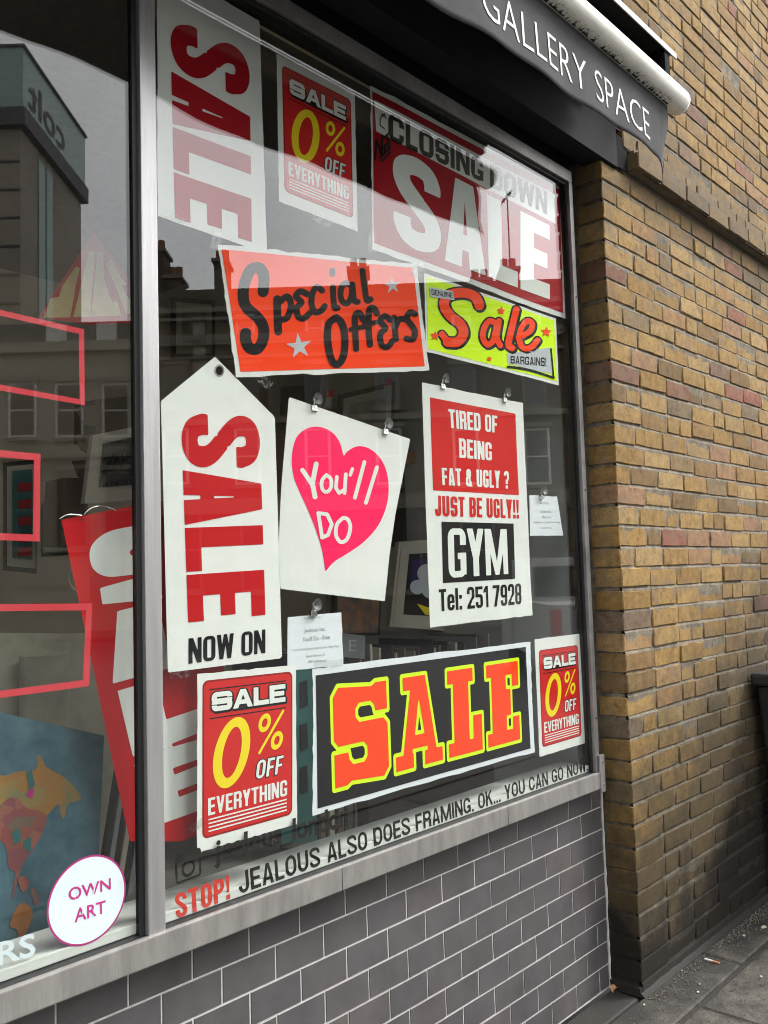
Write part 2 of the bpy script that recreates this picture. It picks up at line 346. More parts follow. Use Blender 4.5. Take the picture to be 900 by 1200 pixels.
WID = dict(I=.0, M=1.38, W=1.42, N=1.04, J=.86, E=.86, F=.82, L=.80, T=.92, **{'1': .62, ' ': .42, '!': .0, ':': .0, "'": .0, '.': .0, '&': 1.12, '?': .92, '%': 1.5, 'l': .0, 'e': .92, '_': .9})
def glyph(c, X, Y, w, t, b, r, slab=0):
    ri = max(r-t, .02); B = lambda *a: sbox(X, Y, *a); P = lambda *a: poly(X, Y, a)
    ring = lambda x0, y0, x1, y1, rb=b: D(rr(X, Y, x0, y0, x1, y1, r), rr(X, Y, x0+t, y0+rb, x1-t, y1-rb, ri))
    m = .5
    if c in 'O0': return ring(0, 0, w, 1)
    if c == 'C': return D(ring(0, 0, w, 1), B(w*.5, .37, w+.2, .63))
    if c == 'G': return U(D(ring(0, 0, w, 1), B(w*.5, .5, w+.2, .66)), B(w*.52, .5-b, w, .5), B(w-t, .05, w, .45)) if w > 0 else None
    if c == 'Q': return U(ring(0, 0, w, 1), P((w*.5, .25), (w*.75, .25), (w, 0), (w*.75, 0)))
    if c == 'S':
        hb = b*.58
        up = D(ring(0, m-hb, w, 1), B(w-t-.01, m+hb-.005, w+.2, .69), B(w*.5, m-hb-.1, w+.2, m-.02+.0)*1 if False else B(w-t-.01, m+hb-.005, w+.2, .69))
        lo = D(ring(0, 0, w, m+hb), B(-.2, .31, t+.01, m-hb+.005))
        return U(up, lo)
    if c == 'E': return U(B(0, 0, t, 1), B(0, 0, w, b), B(0, m-b/2, w*.92, m+b/2), B(0, 1-b, w, 1))
    if c == 'F': return U(B(0, 0, t, 1), B(0, m-b*.6, w*.92, m+b*.4), B(0, 1-b, w, 1))
    if c == 'L': return U(B(0, 0, t, 1), B(0, 0, w, b))
    if c == 'T': return U(B(w/2-t/2, 0, w/2+t/2, 1), B(0, 1-b, w, 1))
    if c in 'Il': return B(0, 0, t, 1)
    if c == 'H': return U(B(0, 0, t, 1), B(w-t, 0, w, 1), B(0, m-b/2, w, m+b/2))
    if c == 'N': return U(B(0, 0, t*.95, 1), B(w-t*.95, 0, w, 1), P((0, 1), (t*1.1, 1), (w, 0), (w-t*1.1, 0)))
    if c == 'M':
        return U(B(0, 0, t*.9, 1), B(w-t*.9, 0, w, 1), P((0, 1), (t*1.15, 1), (w/2+t*.36, 0), (w/2-t*.36, 0)), P((w, 1), (w-t*1.15, 1), (w/2-t*.36, 0), (w/2+t*.36, 0)))
    if c == 'W':
        q = w*.27
        return U(P((0, 1), (t, 1), (q+t*.45, 0), (q-t*.5, 0)), P((w/2-t*.4, 1), (w/2+t*.4, 1), (q+t*.45, 0), (q-t*.5, 0)),
                 P((w/2-t*.4, 1), (w/2+t*.4, 1), (w-q+t*.5, 0), (w-q-t*.45, 0)), P((w-t, 1), (w, 1), (w-q+t*.5, 0), (w-q-t*.45, 0)))
    if c == 'V': return U(P((0, 1), (t, 1), (w/2+t*.45, 0), (w/2-t*.45, 0)), P((w-t, 1), (w, 1), (w/2+t*.45, 0), (w/2-t*.45, 0)))
    if c == 'A':
        k = t*.56
        o = P((0, 0), (w/2-k, 1), (w/2+k, 1), (w, 0))
        return U(D(o, P((t*1.02, -.01), (w/2, 1-b*1.1), (w-t*1.02, -.01))), D(B(w*.18, .2, w*.82, .2+b*.9), D(B(-9, -9, 9, 9), o)))
    if c == 'U': return U(D(rr(X, Y, 0, 0, w, 1.4, r), rr(X, Y, t, b, w-t, 2, ri), B(-1, 1, 9, 9)))
    if c == 'J': return U(B(w-t, r, w, 1), D(ring(0, 0, w, .8), B(-1, .34, w-t, 1), B(w-t, .5, w+1, 2)))
    if c == 'P': return U(B(0, 0, t, 1), D(ring(0, m-b*.7, w, 1), B(-1, 0, -.001, 1)), D(B(0, m-b*.7, w*.5, m+b*.3)), B(0, 1-b, w*.5, 1))
    if c == 'R': return U(B(0, 0, t, 1), ring(0, m-b*.6, w, 1), B(0, m-b*.6, w*.5, m+b*.4), B(0, 1-b, w*.5, 1), rr(X, Y, w-t, -.3, w, m, .0) if False else P((w-t*1.05, 0), (w, 0), (w, m-.12), (w-t*.3, m), (w*.45, m), (w-t*1.05, m-.12)))
    if c == 'B': return U(B(0, 0, t, 1), ring(0, m-b*.5, w, 1), ring(0, 0, w, m+b*.5), B(0, 0, w*.5, b), B(0, 1-b, w*.5, 1), B(0, m-b/2, w*.5, m+b/2))
    if c == 'D': return U(B(0, 0, t, 1), ring(0, 0, w, 1), B(0, 0, w*.4, b), B(0, 1-b, w*.4, 1))
    if c == 'K': return U(B(0, 0, t, 1), P((w-t, 1), (w, 1), (t, .35), (t*.6, .55)), P((w*.35, .6), (w*.55, .7), (w, 0), (w-t, 0)))
    if c == 'X': return U(P((0, 1), (t, 1), (w, 0), (w-t, 0)), P((0, 0), (t, 0), (w, 1), (w-t, 1)))
    if c == 'Y': return U(B(w/2-t/2, 0, w/2+t/2, .5), P((0, 1), (t*1.05, 1), (w/2+t/2, .42), (w/2-t/2, .36)), P((w, 1), (w-t*1.05, 1), (w/2-t/2, .42), (w/2+t/2, .36)))
    if c == '!': return U(P((0, 1), (t, 1), (t*.8, .3), (t*.2, .3)), B(0, 0, t, .2))
    if c == '.': return B(0, 0, t, .16)
    if c == ':': return U(B(0, 0, t, .17), B(0, .5, t, .67))
    if c == "'": return P((0, 1), (t, 1), (t*.6, .68), (t*.2, .68))
    if c == '?': return U(D(ring(0, .42, w, 1), B(-1, .4, w*.62, .74), B(-1, .3, w*.3, .45)), B(w*.35, .26, w*.35+t, .52), B(w*.35, 0, w*.35+t, .18))
    if c == '1': return U(B(w-t, 0, w, 1), P((0, .82), (0, .68), (w-t, .72), (w-t, 1), (w-t*1.1, 1)))
    if c == '7': return U(B(0, 1-b, w, 1), P((w-t*.1, 1-b*.5), (w, 1-b*.9), (w*.3+t*.55, 0), (w*.3-t*.45, 0), (w-t*1.1, 1-b*.5)))
    if c == '2': return U(D(ring(0, .40, w, 1), B(-1, 0, w-t*1.0, .66) if False else B(-1, .3, w*.62, .68)), P((w-t, .55), (w, .62), (t*1.1, b*.8), (0, b*.5), (0, b)), B(0, 0, w, b))
    if c == '5': return U(B(0, 1-b, w, 1), B(0, .5, t, 1), D(ring(0, 0, w, .64), B(-1, .28, t+.01, .5)))
    if c == '9': return U(ring(0, .38, w, 1), B(w-t, .3, w, .8), D(ring(0, 0, w, .7), B(-1, .26, w-t, .8)))
    if c == '8': return U(ring(0, .5-b*.5, w, 1), ring(0, 0, w, .5+b*.5))
    if c == 'e': return U(D(ring(0, 0, w, .74), B(w*.5, .24, w+1, .34)), B(0, .33, w, .33+b*.75))
    if c == '&': return U(D(ring(w*.1, .5-b*.3, w*.8, 1)), D(ring(0, 0, w*.86, .5+b*.6), B(w*.7, .3, w*2, .8)), P((w*.45, .5), (w*.62, .5), (w, 0), (w-t, 0)))
    if c == '%': return U(caps(X, Y, [(w*.12, 0), (w*.88, 1)], t*.35), D(rr(X, Y, 0, .5, w*.42, 1, w*.21), rr(X, Y, t*.62, .5+b*.6, w*.42-t*.62, 1-b*.6, .1)), D(rr(X, Y, w*.58, 0, w, .5, w*.21), rr(X, Y, w*.58+t*.62, b*.6, w-t*.62, .5-b*.6, .1)))
    if c == '_': return B(0, -.22, w, -.14)
    return None

SLS = [(0, .90), (.10, 1), (.70, .965), (.78, 1), (1, 1), (1, .69), (.76, .69), (.74, .76), (.68, .80), (.47, .80), (.41, .75), (.41, .67), (.47, .62), (.92, .62), (1, .55), (1, .09), (.90, 0), (.30, .035), (.22, 0), (0, 0), (0, .34), (.26, .34), (.28, .26), (.34, .21), (.53, .21), (.59, .26), (.59, .35), (.53, .40), (.08, .40), (0, .47)]
def fatglyph(c, X, Y, w, t, b, r, slab=0):
    """heavy poster capitals with a round S"""
    if c == 'S':
        t *= .90; h = t*.5; x0, x1 = h, w-h; k = b*.50
        pts = smooth([(x1, .70), (x1, .755), (x1-(x1-x0)*.14, .755+(1-k-.755)*.72), (w/2, 1-k), (x0+(x1-x0)*.12, .755+(1-k-.755)*.72), (x0, .755), (x0+(x1-x0)*.12, .635), (w/2, .50), (x1-(x1-x0)*.12, .365), (x1, .245), (x1-(x1-x0)*.12, .245-(.245-k)*.72), (w/2, k), (x0+(x1-x0)*.14, .245-(.245-k)*.72), (x0, .245), (x0, .30)], 5)
        d = np.full(X.shape, 1e9)
        for i in range(len(pts)-1):
            ax, ay = pts[i]; bx, by = pts[i+1]; ex, ey = bx-ax, by-ay; L = ex*ex+ey*ey+1e-12
            q = np.clip(((X-ax)*ex+(Y-ay)*ey)/L, 0, 1)
            hor = abs(ex)/(L**.5)                       # thinner where the stroke runs flat
            d = np.minimum(d, np.hypot(X-ax-q*ex, Y-ay-q*ey)-(h*(1-hor)+max(k, h*.86)*hor if .2 < (ay+by)/2 < .8 else h*(1-hor)+k*hor))
        d = D(d, sbox(X, Y, w*.5, .52, w+.3, .655) if False else sbox(X, Y, w-t-.005, .56, w+.3, .675), sbox(X, Y, -.3, .325, t+.005, .44))
        return d
    return glyph(c, X, Y, w, t, b, r)

def march(f, x0, x1, y0, y1, nx, ny):
    xs = np.linspace(x0, x1, nx+1); ys = np.linspace(y0, y1, ny+1); X, Y = np.meshgrid(xs, ys); V = f(X, Y)
    V = np.where(np.abs(V) < 1e-9, 1e-9, V); ins = V < 0
    cnt = ins[:-1, :-1]*1+ins[:-1, 1:]*1+ins[1:, 1:]*1+ins[1:, :-1]*1
    vs = []; fs = []
    def quad(p):
        n = len(vs); vs.extend(p); fs.append(tuple(range(n, n+len(p))))
    for j in range(ny):
        row = cnt[j]; i = 0
        nz = np.nonzero(row)[0]
        if not len(nz): continue
        i = nz[0]
        while i <= nz[-1]:
            c = row[i]
            if c == 4:
                k = i
                while k < nx and row[k] == 4 and k-i < 12: k += 1
                quad([(xs[i], ys[j]), (xs[k], ys[j]), (xs[k], ys[j+1]), (xs[i], ys[j+1])]); i = k; continue
            if c > 0:
                cs = [(i, j), (i+1, j), (i+1, j+1), (i, j+1)]; p = []
                for a in range(4):
                    ia, ja = cs[a]; ib, jb = cs[(a+1) % 4]; va, vb = V[ja, ia], V[jb, ib]
                    if va < 0: p.append((xs[ia], ys[ja]))
                    if (va < 0) != (vb < 0):
                        t = va/(va-vb); p.append((xs[ia]+(xs[ib]-xs[ia])*t, ys[ja]+(ys[jb]-ys[ja])*t))
                if len(p) > 2: quad(p)
            i += 1
    return vs, fs

class Sheet:
    """a printed sheet hanging in the plane y=Y; quads are given as photo pixels on that plane"""
    def __init__(s, Y, parent, amp=0.0, ph=0.0, curl=None):
        s.Y = Y; s.p = parent; s.amp = amp; s.ph = ph; s.curl = curl
    def P(s, q): a = onY(q[0], q[1], s.Y); return np.array([a[0], a[2]])
    def w(s, x, z):
        y = s.amp*(sin(9*x+5*z+s.ph)+.5*sin(17*x-11*z+2*s.ph))
        if s.curl: y += s.curl(x, z)
        return y
    def mesh(s, name, vs, fs, m, layer):
        v = [(x, s.Y-.0007*layer+s.w(x, z), z) for x, z in vs]
        me = bpy.data.meshes.new(name); me.from_pydata(v, [], [f[::-1] if False else f for f in fs]); me.update()
        return link(name, me, m, s.p)
    def paper(s, name, quad, m, nx=14, ny=14, wob=0.0008, thick=.0005, layer=0):
        c = [s.P(q) for q in quad]; TL, TR, BR, BL = c
        v = []; f = []
        for j in range(ny+1):
            for i in range(nx+1):
                a, b = i/nx, j/ny; p = (TL*(1-a)+TR*a)*(1-b)+(BL*(1-a)+BR*a)*b
                if i in (0, nx) or j in (0, ny): p = p+np.random.normal(0, wob, 2)
                v.append(p)
        n = len(v); V = [(p[0], s.Y-.0007*layer+s.w(*p), p[1]) for p in v]+[(p[0], s.Y-.0007*layer+thick+s.w(*p), p[1]) for p in v]
        I = lambda i, j: j*(nx+1)+i
        for j in range(ny):
            for i in range(nx):
                q = (I(i, j), I(i, j+1), I(i+1, j+1), I(i+1, j)); f.append(q); f.append(tuple(k+n for k in q[::-1]))
        ring = [I(i, 0) for i in range(nx)]+[I(nx, j) for j in range(ny)]+[I(i, ny) for i in range(nx, 0, -1)]+[I(0, j) for j in range(ny, 0, -1)]
        for k in range(len(ring)):
            a, b = ring[k], ring[(k+1) % len(ring)]; f.append((a, b, b+n, a+n))
        me = bpy.data.meshes.new(name); me.from_pydata(V, [], f); me.update()
        return link(name, me, m, s.p)
    def shape(s, name, f, x0, x1, y0, y1, n, m, layer, T):
        vs, fs = march(f, x0, x1, y0, y1, max(4, int(n*(x1-x0)/(y1-y0))), n)
        return s.mesh(name, [T(p) for p in vs], fs, m, layer)
    def bil(s, quad, W=1.0):
        TL, TR, BR, BL = [s.P(q) for q in quad]
        def T(p):
            a, b = p[0]/W, p[1]; return (BL*(1-a)+BR*a)*(1-b)+(TL*(1-a)+TR*a)*b
        asp = (np.linalg.norm(TR-TL)+np.linalg.norm(BR-BL))/(np.linalg.norm(TL-BL)+np.linalg.norm(TR-BR))
        return T, asp
    def word(s, name, text, quad, m, layer, t=.24, b=.17, r=.22, gap=.07, n=34, off=0.0, slant=0.0, shapef=None, rr_=None):
        """condensed poster capitals filling the quad TL,TR,BR,BL"""
        _, asp = s.bil(quad)
        fixed = 0; flex = 0
        for c in text:
            k = WID.get(c, 1.0)
            if k == 0: fixed += t
            else: flex += k
        k = (asp-fixed-gap*(len(text)-1))/max(flex, .01)
        T, _ = s.bil(quad, asp)
        x = 0; vs = []; fs = []
        for c in text:
            wk = WID.get(c, 1.0); w = t if wk == 0 else wk*k
            if c != ' ':
                tt = min(t, w*.46) if wk else t
                def f(X, Y, c=c, w=w, tt=tt, x=x):
                    Xs = X-slant*(Y-.5)-x
                    g = (shapef or glyph)(c, Xs, Y, w, tt, b, r if rr_ is None else min(rr_, w/2)); return g-off
                e = off+.02+abs(slant)*.6
                y0_ = -.25 if c == '_' else -off-.02
                v_, f_ = march(f, x-e, x+w+e, y0_, 1+off+.02, max(6, int(n*(w+2*e))), n)
                k0 = len(vs); vs += [T(p) for p in v_]; fs += [tuple(i+k0 for i in q) for q in f_]
            x += w+gap
        return s.mesh(name, vs, fs, m, layer)
    def quadpanel(s, name, quad, m, layer, r=0.0, border=None, n=60):
        """filled (or outlined) panel in a quad with rounded corners; r and border in panel-height units"""
        T, asp = s.bil(quad); T, _ = s.bil(quad, asp)
        def f(X, Y):
            a = rr(X, Y, 0, 0, asp, 1, r) if r else sbox(X, Y, 0, 0, asp, 1)
            if border: a = D(a, rr(X, Y, border, border, asp-border, 1-border, max(r-border, .001)))
            return a
        if not r and not border: return s.mesh(name, *grid_q(T, asp), m, layer)
        return s.shape(name, f, -.01, asp+.01, -.01, 1.01, n, m, layer, T)
    def px(s, name, fpx, box, n, m, layer):
        """shape given as a distance function over photo pixels"""
        x0, y0, x1, y1 = box
        return s.shape(name, fpx, x0, x1, y0, y1, n, m, layer, lambda p: s.P(p))
    def font(s, name, text, quad, m, layer, off=0.0, cap='H'):
        vs, fs = font_mesh(text, off, cap); w = max(p[0] for p in vs)
        T, _ = s.bil(quad, 1.0)
        return s.mesh(name, [T((x/w, y)) for x, y in vs], fs, m, layer)
def grid_q(T, asp, nx=10, ny=10):
    v = [T((asp*i/nx, j/ny)) for j in range(ny+1) for i in range(nx+1)]
    f = [(j*(nx+1)+i, j*(nx+1)+i+1, (j+1)*(nx+1)+i+1, (j+1)*(nx+1)+i) for j in range(ny) for i in range(nx)]
    return v, f
def font_mesh(text, off=0.0, cap='H'):
    def raw(tx):
        c = bpy.data.curves.new('lettering', 'FONT'); c.body = tx; c.size = 1; c.offset = off; c.resolution_u = 3
        o = bpy.data.objects.new('lettering', c); COL.objects.link(o)
        me = bpy.data.meshes.new_from_object(o.evaluated_get(bpy.context.evaluated_depsgraph_get()))
        v = [(p.co.x, p.co.y) for p in me.vertices]; f = [tuple(q.vertices) for q in me.polygons]
        bpy.data.objects.remove(o); bpy.data.curves.remove(c); bpy.data.meshes.remove(me); return v, f
    v, f = raw(text); h, _ = raw(cap); H = max(p[1] for p in h)
    x0 = min(p[0] for p in v); return [((x-x0)/H, y/H) for x, y in v], f
def lerp(a, b, t): return (a[0]+(b[0]-a[0])*t, a[1]+(b[1]-a[1])*t)
def sub(quad, u0, v0, u1, v1, u0b=None, u1b=None):
    """sub-rectangle of a px quad (TL,TR,BR,BL), v downwards"""
    def at(u, v): return lerp(lerp(quad[0], quad[1], u), lerp(quad[3], quad[2], u), v)
    return [at(u0, v0), at(u1, v0), at(u1 if u1b is None else u1b, v1), at(u0 if u0b is None else u0b, v1)]
def star_pts(cx, cy, r, rot=0, k=.42):
    return [(cx+(r if i % 2 == 0 else r*k)*sin(rot+i*pi/5), cy-(r if i % 2 == 0 else r*k)*cos(rot+i*pi/5)) for i in range(10)]

# =================================================================== THE SHOP WINDOW
YG = -0.025                                     # outer face of the glass
yF = -0.045                                     # outer face of the steel frame
gl_top = onY(660, 215.5, YG)[2]; gl_bot = onY(692, 905, YG)[2]; gl_r = onY(692, 905, YG)[0]
mull_l = onY(168.5, 500, yF)[0]; mull_r = onY(187.5, 500, yF)[0]
fr_r = onY(684, 500, yF)[0]; XC = 1.9017
fr_top = onY(671, 202, yF)[2]
sill_t = onY(0, 1161, -.05)[2]; sill_b = onY(0, 1193, -.05)[2]; sill_t2 = onY(700, 907, -.05)[2]; sill_b2 = onY(706, 928, -.05)[2]
sill_t = (sill_t+sill_t2)/2; sill_b = (sill_b+sill_b2)/2
print('frame', gl_top, gl_bot, gl_r, mull_l, mull_r, fr_r, fr_top, sill_t, sill_b)
XL = -2.2
win = thing('shop_window', 'wide shopfront window in a steel frame above grey tiles', 'window', (0.0, 0, sill_b))
MB().box(XL, fr_r-.004, -.052, .03, sill_b, sill_t).build('sill', M_sill, win, bevel=.003)
MB().box(XL, fr_r-.01, -.040, .02, sill_t+.0005, gl_bot).build('bottom_gasket', M_gasket, win)
MB().box(mull_l, mull_r, yF, -.017, gl_bot-.012, fr_top-.03).build('mullion', M_steel, win, bevel=.002)
MB().box(mull_l-.012, mull_l-.0008, -.032, -.017, gl_bot, fr_top-.04).build('gasket', M_gasket, win)
MB().box(mull_r+.0008, mull_r+.006, -.030, -.017, gl_bot, fr_top-.04).build('gasket', M_gasket, win)
MB().box(XL, fr_r, yF, .03, gl_top+.004, fr_top).build('head_frame', M_head, win, bevel=.002)
MB().box(XL, gl_r+.007, -.034, .02, gl_top-.006, gl_top+.003).build('head_gasket', M_gasket, win)
MB().box(gl_r+.007, fr_r, yF-.0005, .03, sill_t+.001, gl_top+.0035).build('jamb', M_head, win, bevel=.002)
MB().box(gl_r, gl_r+.006, -.032, .02, gl_bot, gl_top-.006).build('gasket', M_gasket, win)
MB().box(fr_r-.014, fr_r+.014, yF-.012, yF-.002, sill_b-.012, sill_b+.115).build('corner_plate', M_steel, win, bevel=.002)
MB().box(mull_r+.006, gl_r, YG, YG+.006, gl_bot, gl_top-.006).build('glass_pane', M_glass, win)
MB().box(XL, mull_l-.012, YG, YG+.006, gl_bot, gl_top-.006).build('glass_pane', M_glass, win)

for k, (x_, z_) in enumerate(((fr_r, sill_b+.012), (fr_r, sill_b+.090))): MB().tube([(x_, yF-.0145, z_), (x_, yF-.0120, z_)], .0035, 10).build('screw', M_head, win, smooth=True)
for z_ in (.95, 1.75, 2.45): MB().tube([(fr_r-.012, yF-.0030, z_), (fr_r-.012, yF-.0006, z_)], .0030, 10).build('screw', M_gasket, win, smooth=True)
for x_ in (-.9, .55, 1.25): MB().box(x_, x_+.0012, -.0526, -.0521, sill_b+.001, sill_t-.001).build('sill_joint', M_gasket, win)
# ---- tiled wall under the window
TW, TH = .15264, .07716
tw = thing('tiled_wall', 'low wall of dark grey glazed tiles with pale joints under the window', 'tiled wall', (0.0, 0, 0))
MB().box(XL, XC, .0018, .10, 0, sill_b+.02).build('grout', M_grout, tw)
def tile_mesh(w, h):
    g = .0020; c = .0010; d = .006
    x0, x1, z0, z1 = g, w-g, g, h-g
    v = [(x0, .0035, z0), (x1, .0035, z0), (x1, .0035, z1), (x0, .0035, z1), (x0, .0012, z0), (x1, .0012, z0), (x1, .0012, z1), (x0, .0012, z1),
         (x0+c, 0, z0+c), (x1-c, 0, z0+c), (x1-c, 0, z1-c), (x0+c, 0, z1-c)]
    f = [(0, 1, 5, 4), (1, 2, 6, 5), (2, 3, 7, 6), (3, 0, 4, 7), (4, 5, 9, 8), (5, 6, 10, 9), (6, 7, 11, 10), (7, 4, 8, 11), (8, 9, 10, 11)]
    me = bpy.data.meshes.new('tile'); me.from_pydata(v, [], f); me.materials.append(M_tile); return me
tm = {}
for row in range(0, 10):
    zb = GZ-row*TH if row else GZ
    zb = GZ-row*TH
    h = TH if zb > 0 else TH+zb
    z0 = max(zb, 0)
    if h < .02: continue
    o_ = 0 if row % 2 else .5
    if row == 0: h = min(h, sill_b+.01-z0)
    if h < .01: continue
    for k in range(-15, 13):
        x0 = (k+o_)*TW; x1 = min(x0+TW, XC)
        if x0 > XC-.01 or x1 < XL+.3: continue
        key = (round(x1-x0, 4), round(h, 4))
        if key not in tm: tm[key] = tile_mesh(*key)
        o = link('tile', tm[key], None, tw)
        o.location = (x0, random.uniform(-.0004, .0004), z0); o.rotation_euler = (random.gauss(0, .0016), 0, random.gauss(0, .0016))
        o.location = Vector(o.location)-tw.location

# ---- the brick pier and wall
PY = -0.1212                                    # face of the bricks
bw = thing('brick_wall', 'weathered yellow stock brick wall and pier beside the window', 'brick wall', (2.6, 0, 0))
ZC = 2.1148+GZ
def brick_mesh(L, Hh, Dp, seed, left_face=False):
    rnd = random.Random(seed); c = .0022
    def j(s=.0022): return rnd.uniform(-s, s)
    xs = [0, c*1.3]+[L*k/5+j(.006) for k in (1, 2, 3, 4)]+[L-c*1.3, L]
    V = []; Fc = []
    rows = [0, c, Hh*.5, Hh-c, Hh]
    dd = [.0045, .0004, 0, .0004, .0045]
    for jz, z in enumerate(rows):
        for ix, x in enumerate(xs):
            e = (ix in (0, len(xs)-1)); y = dd[jz]
            if e: y = max(y, .0036)
            if not e and jz in (1, 2, 3): y += j(.0006)
            zz = z+((j(.0032) if rnd.random() < .8 else -.004*(1 if jz > 2 else -1)) if jz in (0, 4) else j(.001)); xx = x+(j(.0025) if e else 0)
            if left_face and ix == 0: xx = x+j(.0015); y = .0025+abs(j(.002))
            V.append((xx, y, zz))
    n = len(xs)
    for a in range(4):
        for b_ in range(n-1): Fc.append((a*n+b_, a*n+b_+1, (a+1)*n+b_+1, (a+1)*n+b_))
    k = len(V); V += [(0, Dp, 0), (L, Dp, 0), (L, Dp, Hh), (0, Dp, Hh)]
    Fc += [tuple(list(range(n))[::-1])+(k, k+1), tuple(range(4*n, 5*n))+(k+2, k+3)]
    Fc += [(0, n, 2*n, 3*n, 4*n, k+3, k), (n-1, k+1, k+2, 5*n-1, 4*n-1, 3*n-1, 2*n-1)]
    me = bpy.data.meshes.new('brick'); me.from_pydata(V, [], Fc)
    bm = bmesh.new(); bm.from_mesh(me); bmesh.ops.recalc_face_normals(bm, faces=bm.faces); bm.to_mesh(me); bm.free()
    me.materials.append(M_brick); return me
BH = .0635
bricks = []                                      # (x, z, length, y, corner)
def course(x, z, xe, y, first, corner=True):
    rnd = random
    L0 = first; c = corner
    while x < xe:
        bricks.append((x, z, L0, y, c)); c = False
        x += L0+.012+rnd.uniform(-.0015, .002)
        L0 = .215+rnd.uniform(-.006, .004) if rnd.random() < .80 else .102
Z_STR = 2.285+GZ                                  # underside of projecting course
z = ZC-.075; k = 0
while z > -.03:
    course(XC, z+.010, 4.9, PY, [.215, .102, .215, .155][k % 4 if random.random() < .8 else 0]); z -= .075; k += 1
z = ZC; 
for q in range(2): course(XC, z+.010, 4.9, PY, [.102, .215][q]); z += .075
# projecting string course, sloped course above it, then the upper wall
course(2.10, Z_STR+.004, 4.9, PY-.052, .20, True)
course(2.06, Z_STR+.080, 4.9, PY-.020, .102, False)
z = Z_STR+.155; k = 0
while z < 5.2:
    course(0.9 if k % 2 else .9-.11, z+.010, 5.2, PY, .215, False); z += .075; k += 1
def vis(bk):
    x, z, L, y, c = bk
    u, v, d = proj((x+L/2, y, z+BH/2))
    if u < 570 or u > 915 or v < -15 or v > 1215: return 0
    if z > ZC+.1 and (u < 640 or v > 190+.5*(u-740) and False): pass
    # behind the awning front
    if v < 130 and u < 560+v*1.7: return 0
    u0 = proj((x, y, z))[0]; u1 = proj((x+L, y, z))[0]
    return (u1-u0)*F*BH/d
ranked = sorted(range(len(bricks)), key=lambda i: -vis(bricks[i]))
parts = set(i for i in ranked[:299] if vis(bricks[i]) > 0)
protos = {}
def proto(L, c, sd):
    key = (round(L, 2), c, sd)
    if key not in protos: protos[key] = brick_mesh(key[0]+.0, BH, .108 if c else .06, hash(key) % 9999, c)
    return protos[key], L/key[0]
sv = []; sf = []; st = []
tone_prev = None
for i, (x, z, L, y, c) in enumerate(bricks):
    me, sx = proto(L, c, i % 5)
    tone = random.random()
    dz = random.gauss(0, .0024); dy = random.gauss(0, .0018); sz = 1+random.gauss(0, .03); ry = random.gauss(0, .009)
    if i in parts:
        o = link('brick', me, None, bw); o.location = Vector((x, y+dy, z+dz))-bw.location; o.scale = (sx, 1, sz); o.rotation_euler = (0, ry, 0)
        o['tone'] = tone
    else:
        k0 = len(sv)
        for p in me.vertices:
            X_, Z_ = p.co.x*sx, p.co.z*sz
            sv.append((x+X_*cos(ry)+Z_*sin(ry), y+dy+p.co.y, z+dz-X_*sin(ry)+Z_*cos(ry)))
        for p in me.polygons: sf.append(tuple(v+k0 for v in p.vertices)); st.append(tone)
me = bpy.data.meshes.new('brickwork'); me.from_pydata(sv, [], sf)
at = me.attributes.new('tone', 'FLOAT', 'FACE'); at.data.foreach_set('value', st)
o = link('brickwork', me, M_bricks, bw); o['kind'] = 'stuff'
def mortar_panel(x0, x1, z0, z1, y, name='mortar', back=.1, zref=None):
    """weather-struck joints: nearly flush above each brick, cut back under the brick overhead"""
    nx = int((x1-x0)/.03); zs = []
    if zref is None: zs = [(z0, .003), (z1, .003)]
    else:
        k = math.floor((z0-zref)/.075)
        z = zref+k*.075
        while z < z1:
            for q, e in ((-.001, .0008), (.0085, .0050), (.0125, .0055)):
                if z0 <= z+q <= z1: zs.append((z+q, e))
            z += .075
        zs = [(z0, .004)]+zs+[(z1, .004)]
    v = []; f = []
    wav = np.cumsum(np.random.normal(0, .0006, nx+1)); wav -= np.linspace(wav[0], wav[-1], nx+1)
    for j, (z, e) in enumerate(zs):
        for i in range(nx+1): v.append((x0+(x1-x0)*i/nx, y+e+abs(random.gauss(0, .0009)), z+random.gauss(0, .0007)))
    for j in range(len(zs)-1):
        for i in range(nx): a = j*(nx+1)+i; f.append((a, a+1, a+nx+2, a+nx+1))
    mb = MB(); mb.add(v, f); mb.box(x0, x1, y+.014, y+back, z0, z1); me = bpy.data.meshes.new(name); me.from_pydata(mb.v, [], mb.f); me.update(); return link(name, me, M_mortar, bw)
mortar_panel(XC+.0075, 5.0, 0, Z_STR+.02, PY, back=.14, zref=ZC)
MB().box(XC+.0060, XC+.0074, PY+.016, .03, 0, Z_STR).build('return_mortar', M_mortar, bw)
mortar_panel(2.108, 5.0, Z_STR+.001, Z_STR+.078, PY-.047, back=.045)
mortar_panel(2.07, 5.0, Z_STR+.079, Z_STR+.153, PY-.017, back=.03)
mortar_panel(.8, 5.2, Z_STR+.154, 5.3, PY, zref=Z_STR+.155)
# vertical mortar bead between tiles and pier
mb = MB(); pts = [(XC-.002+random.gauss(0, .0012), -.001, z_) for z_ in np.linspace(0, sill_b, 30)]; mb.tube(pts, [.005+random.uniform(-.0012, .002) for _ in pts], 6)
mb.build('mortar_bead', M_grout, bw, smooth=True)
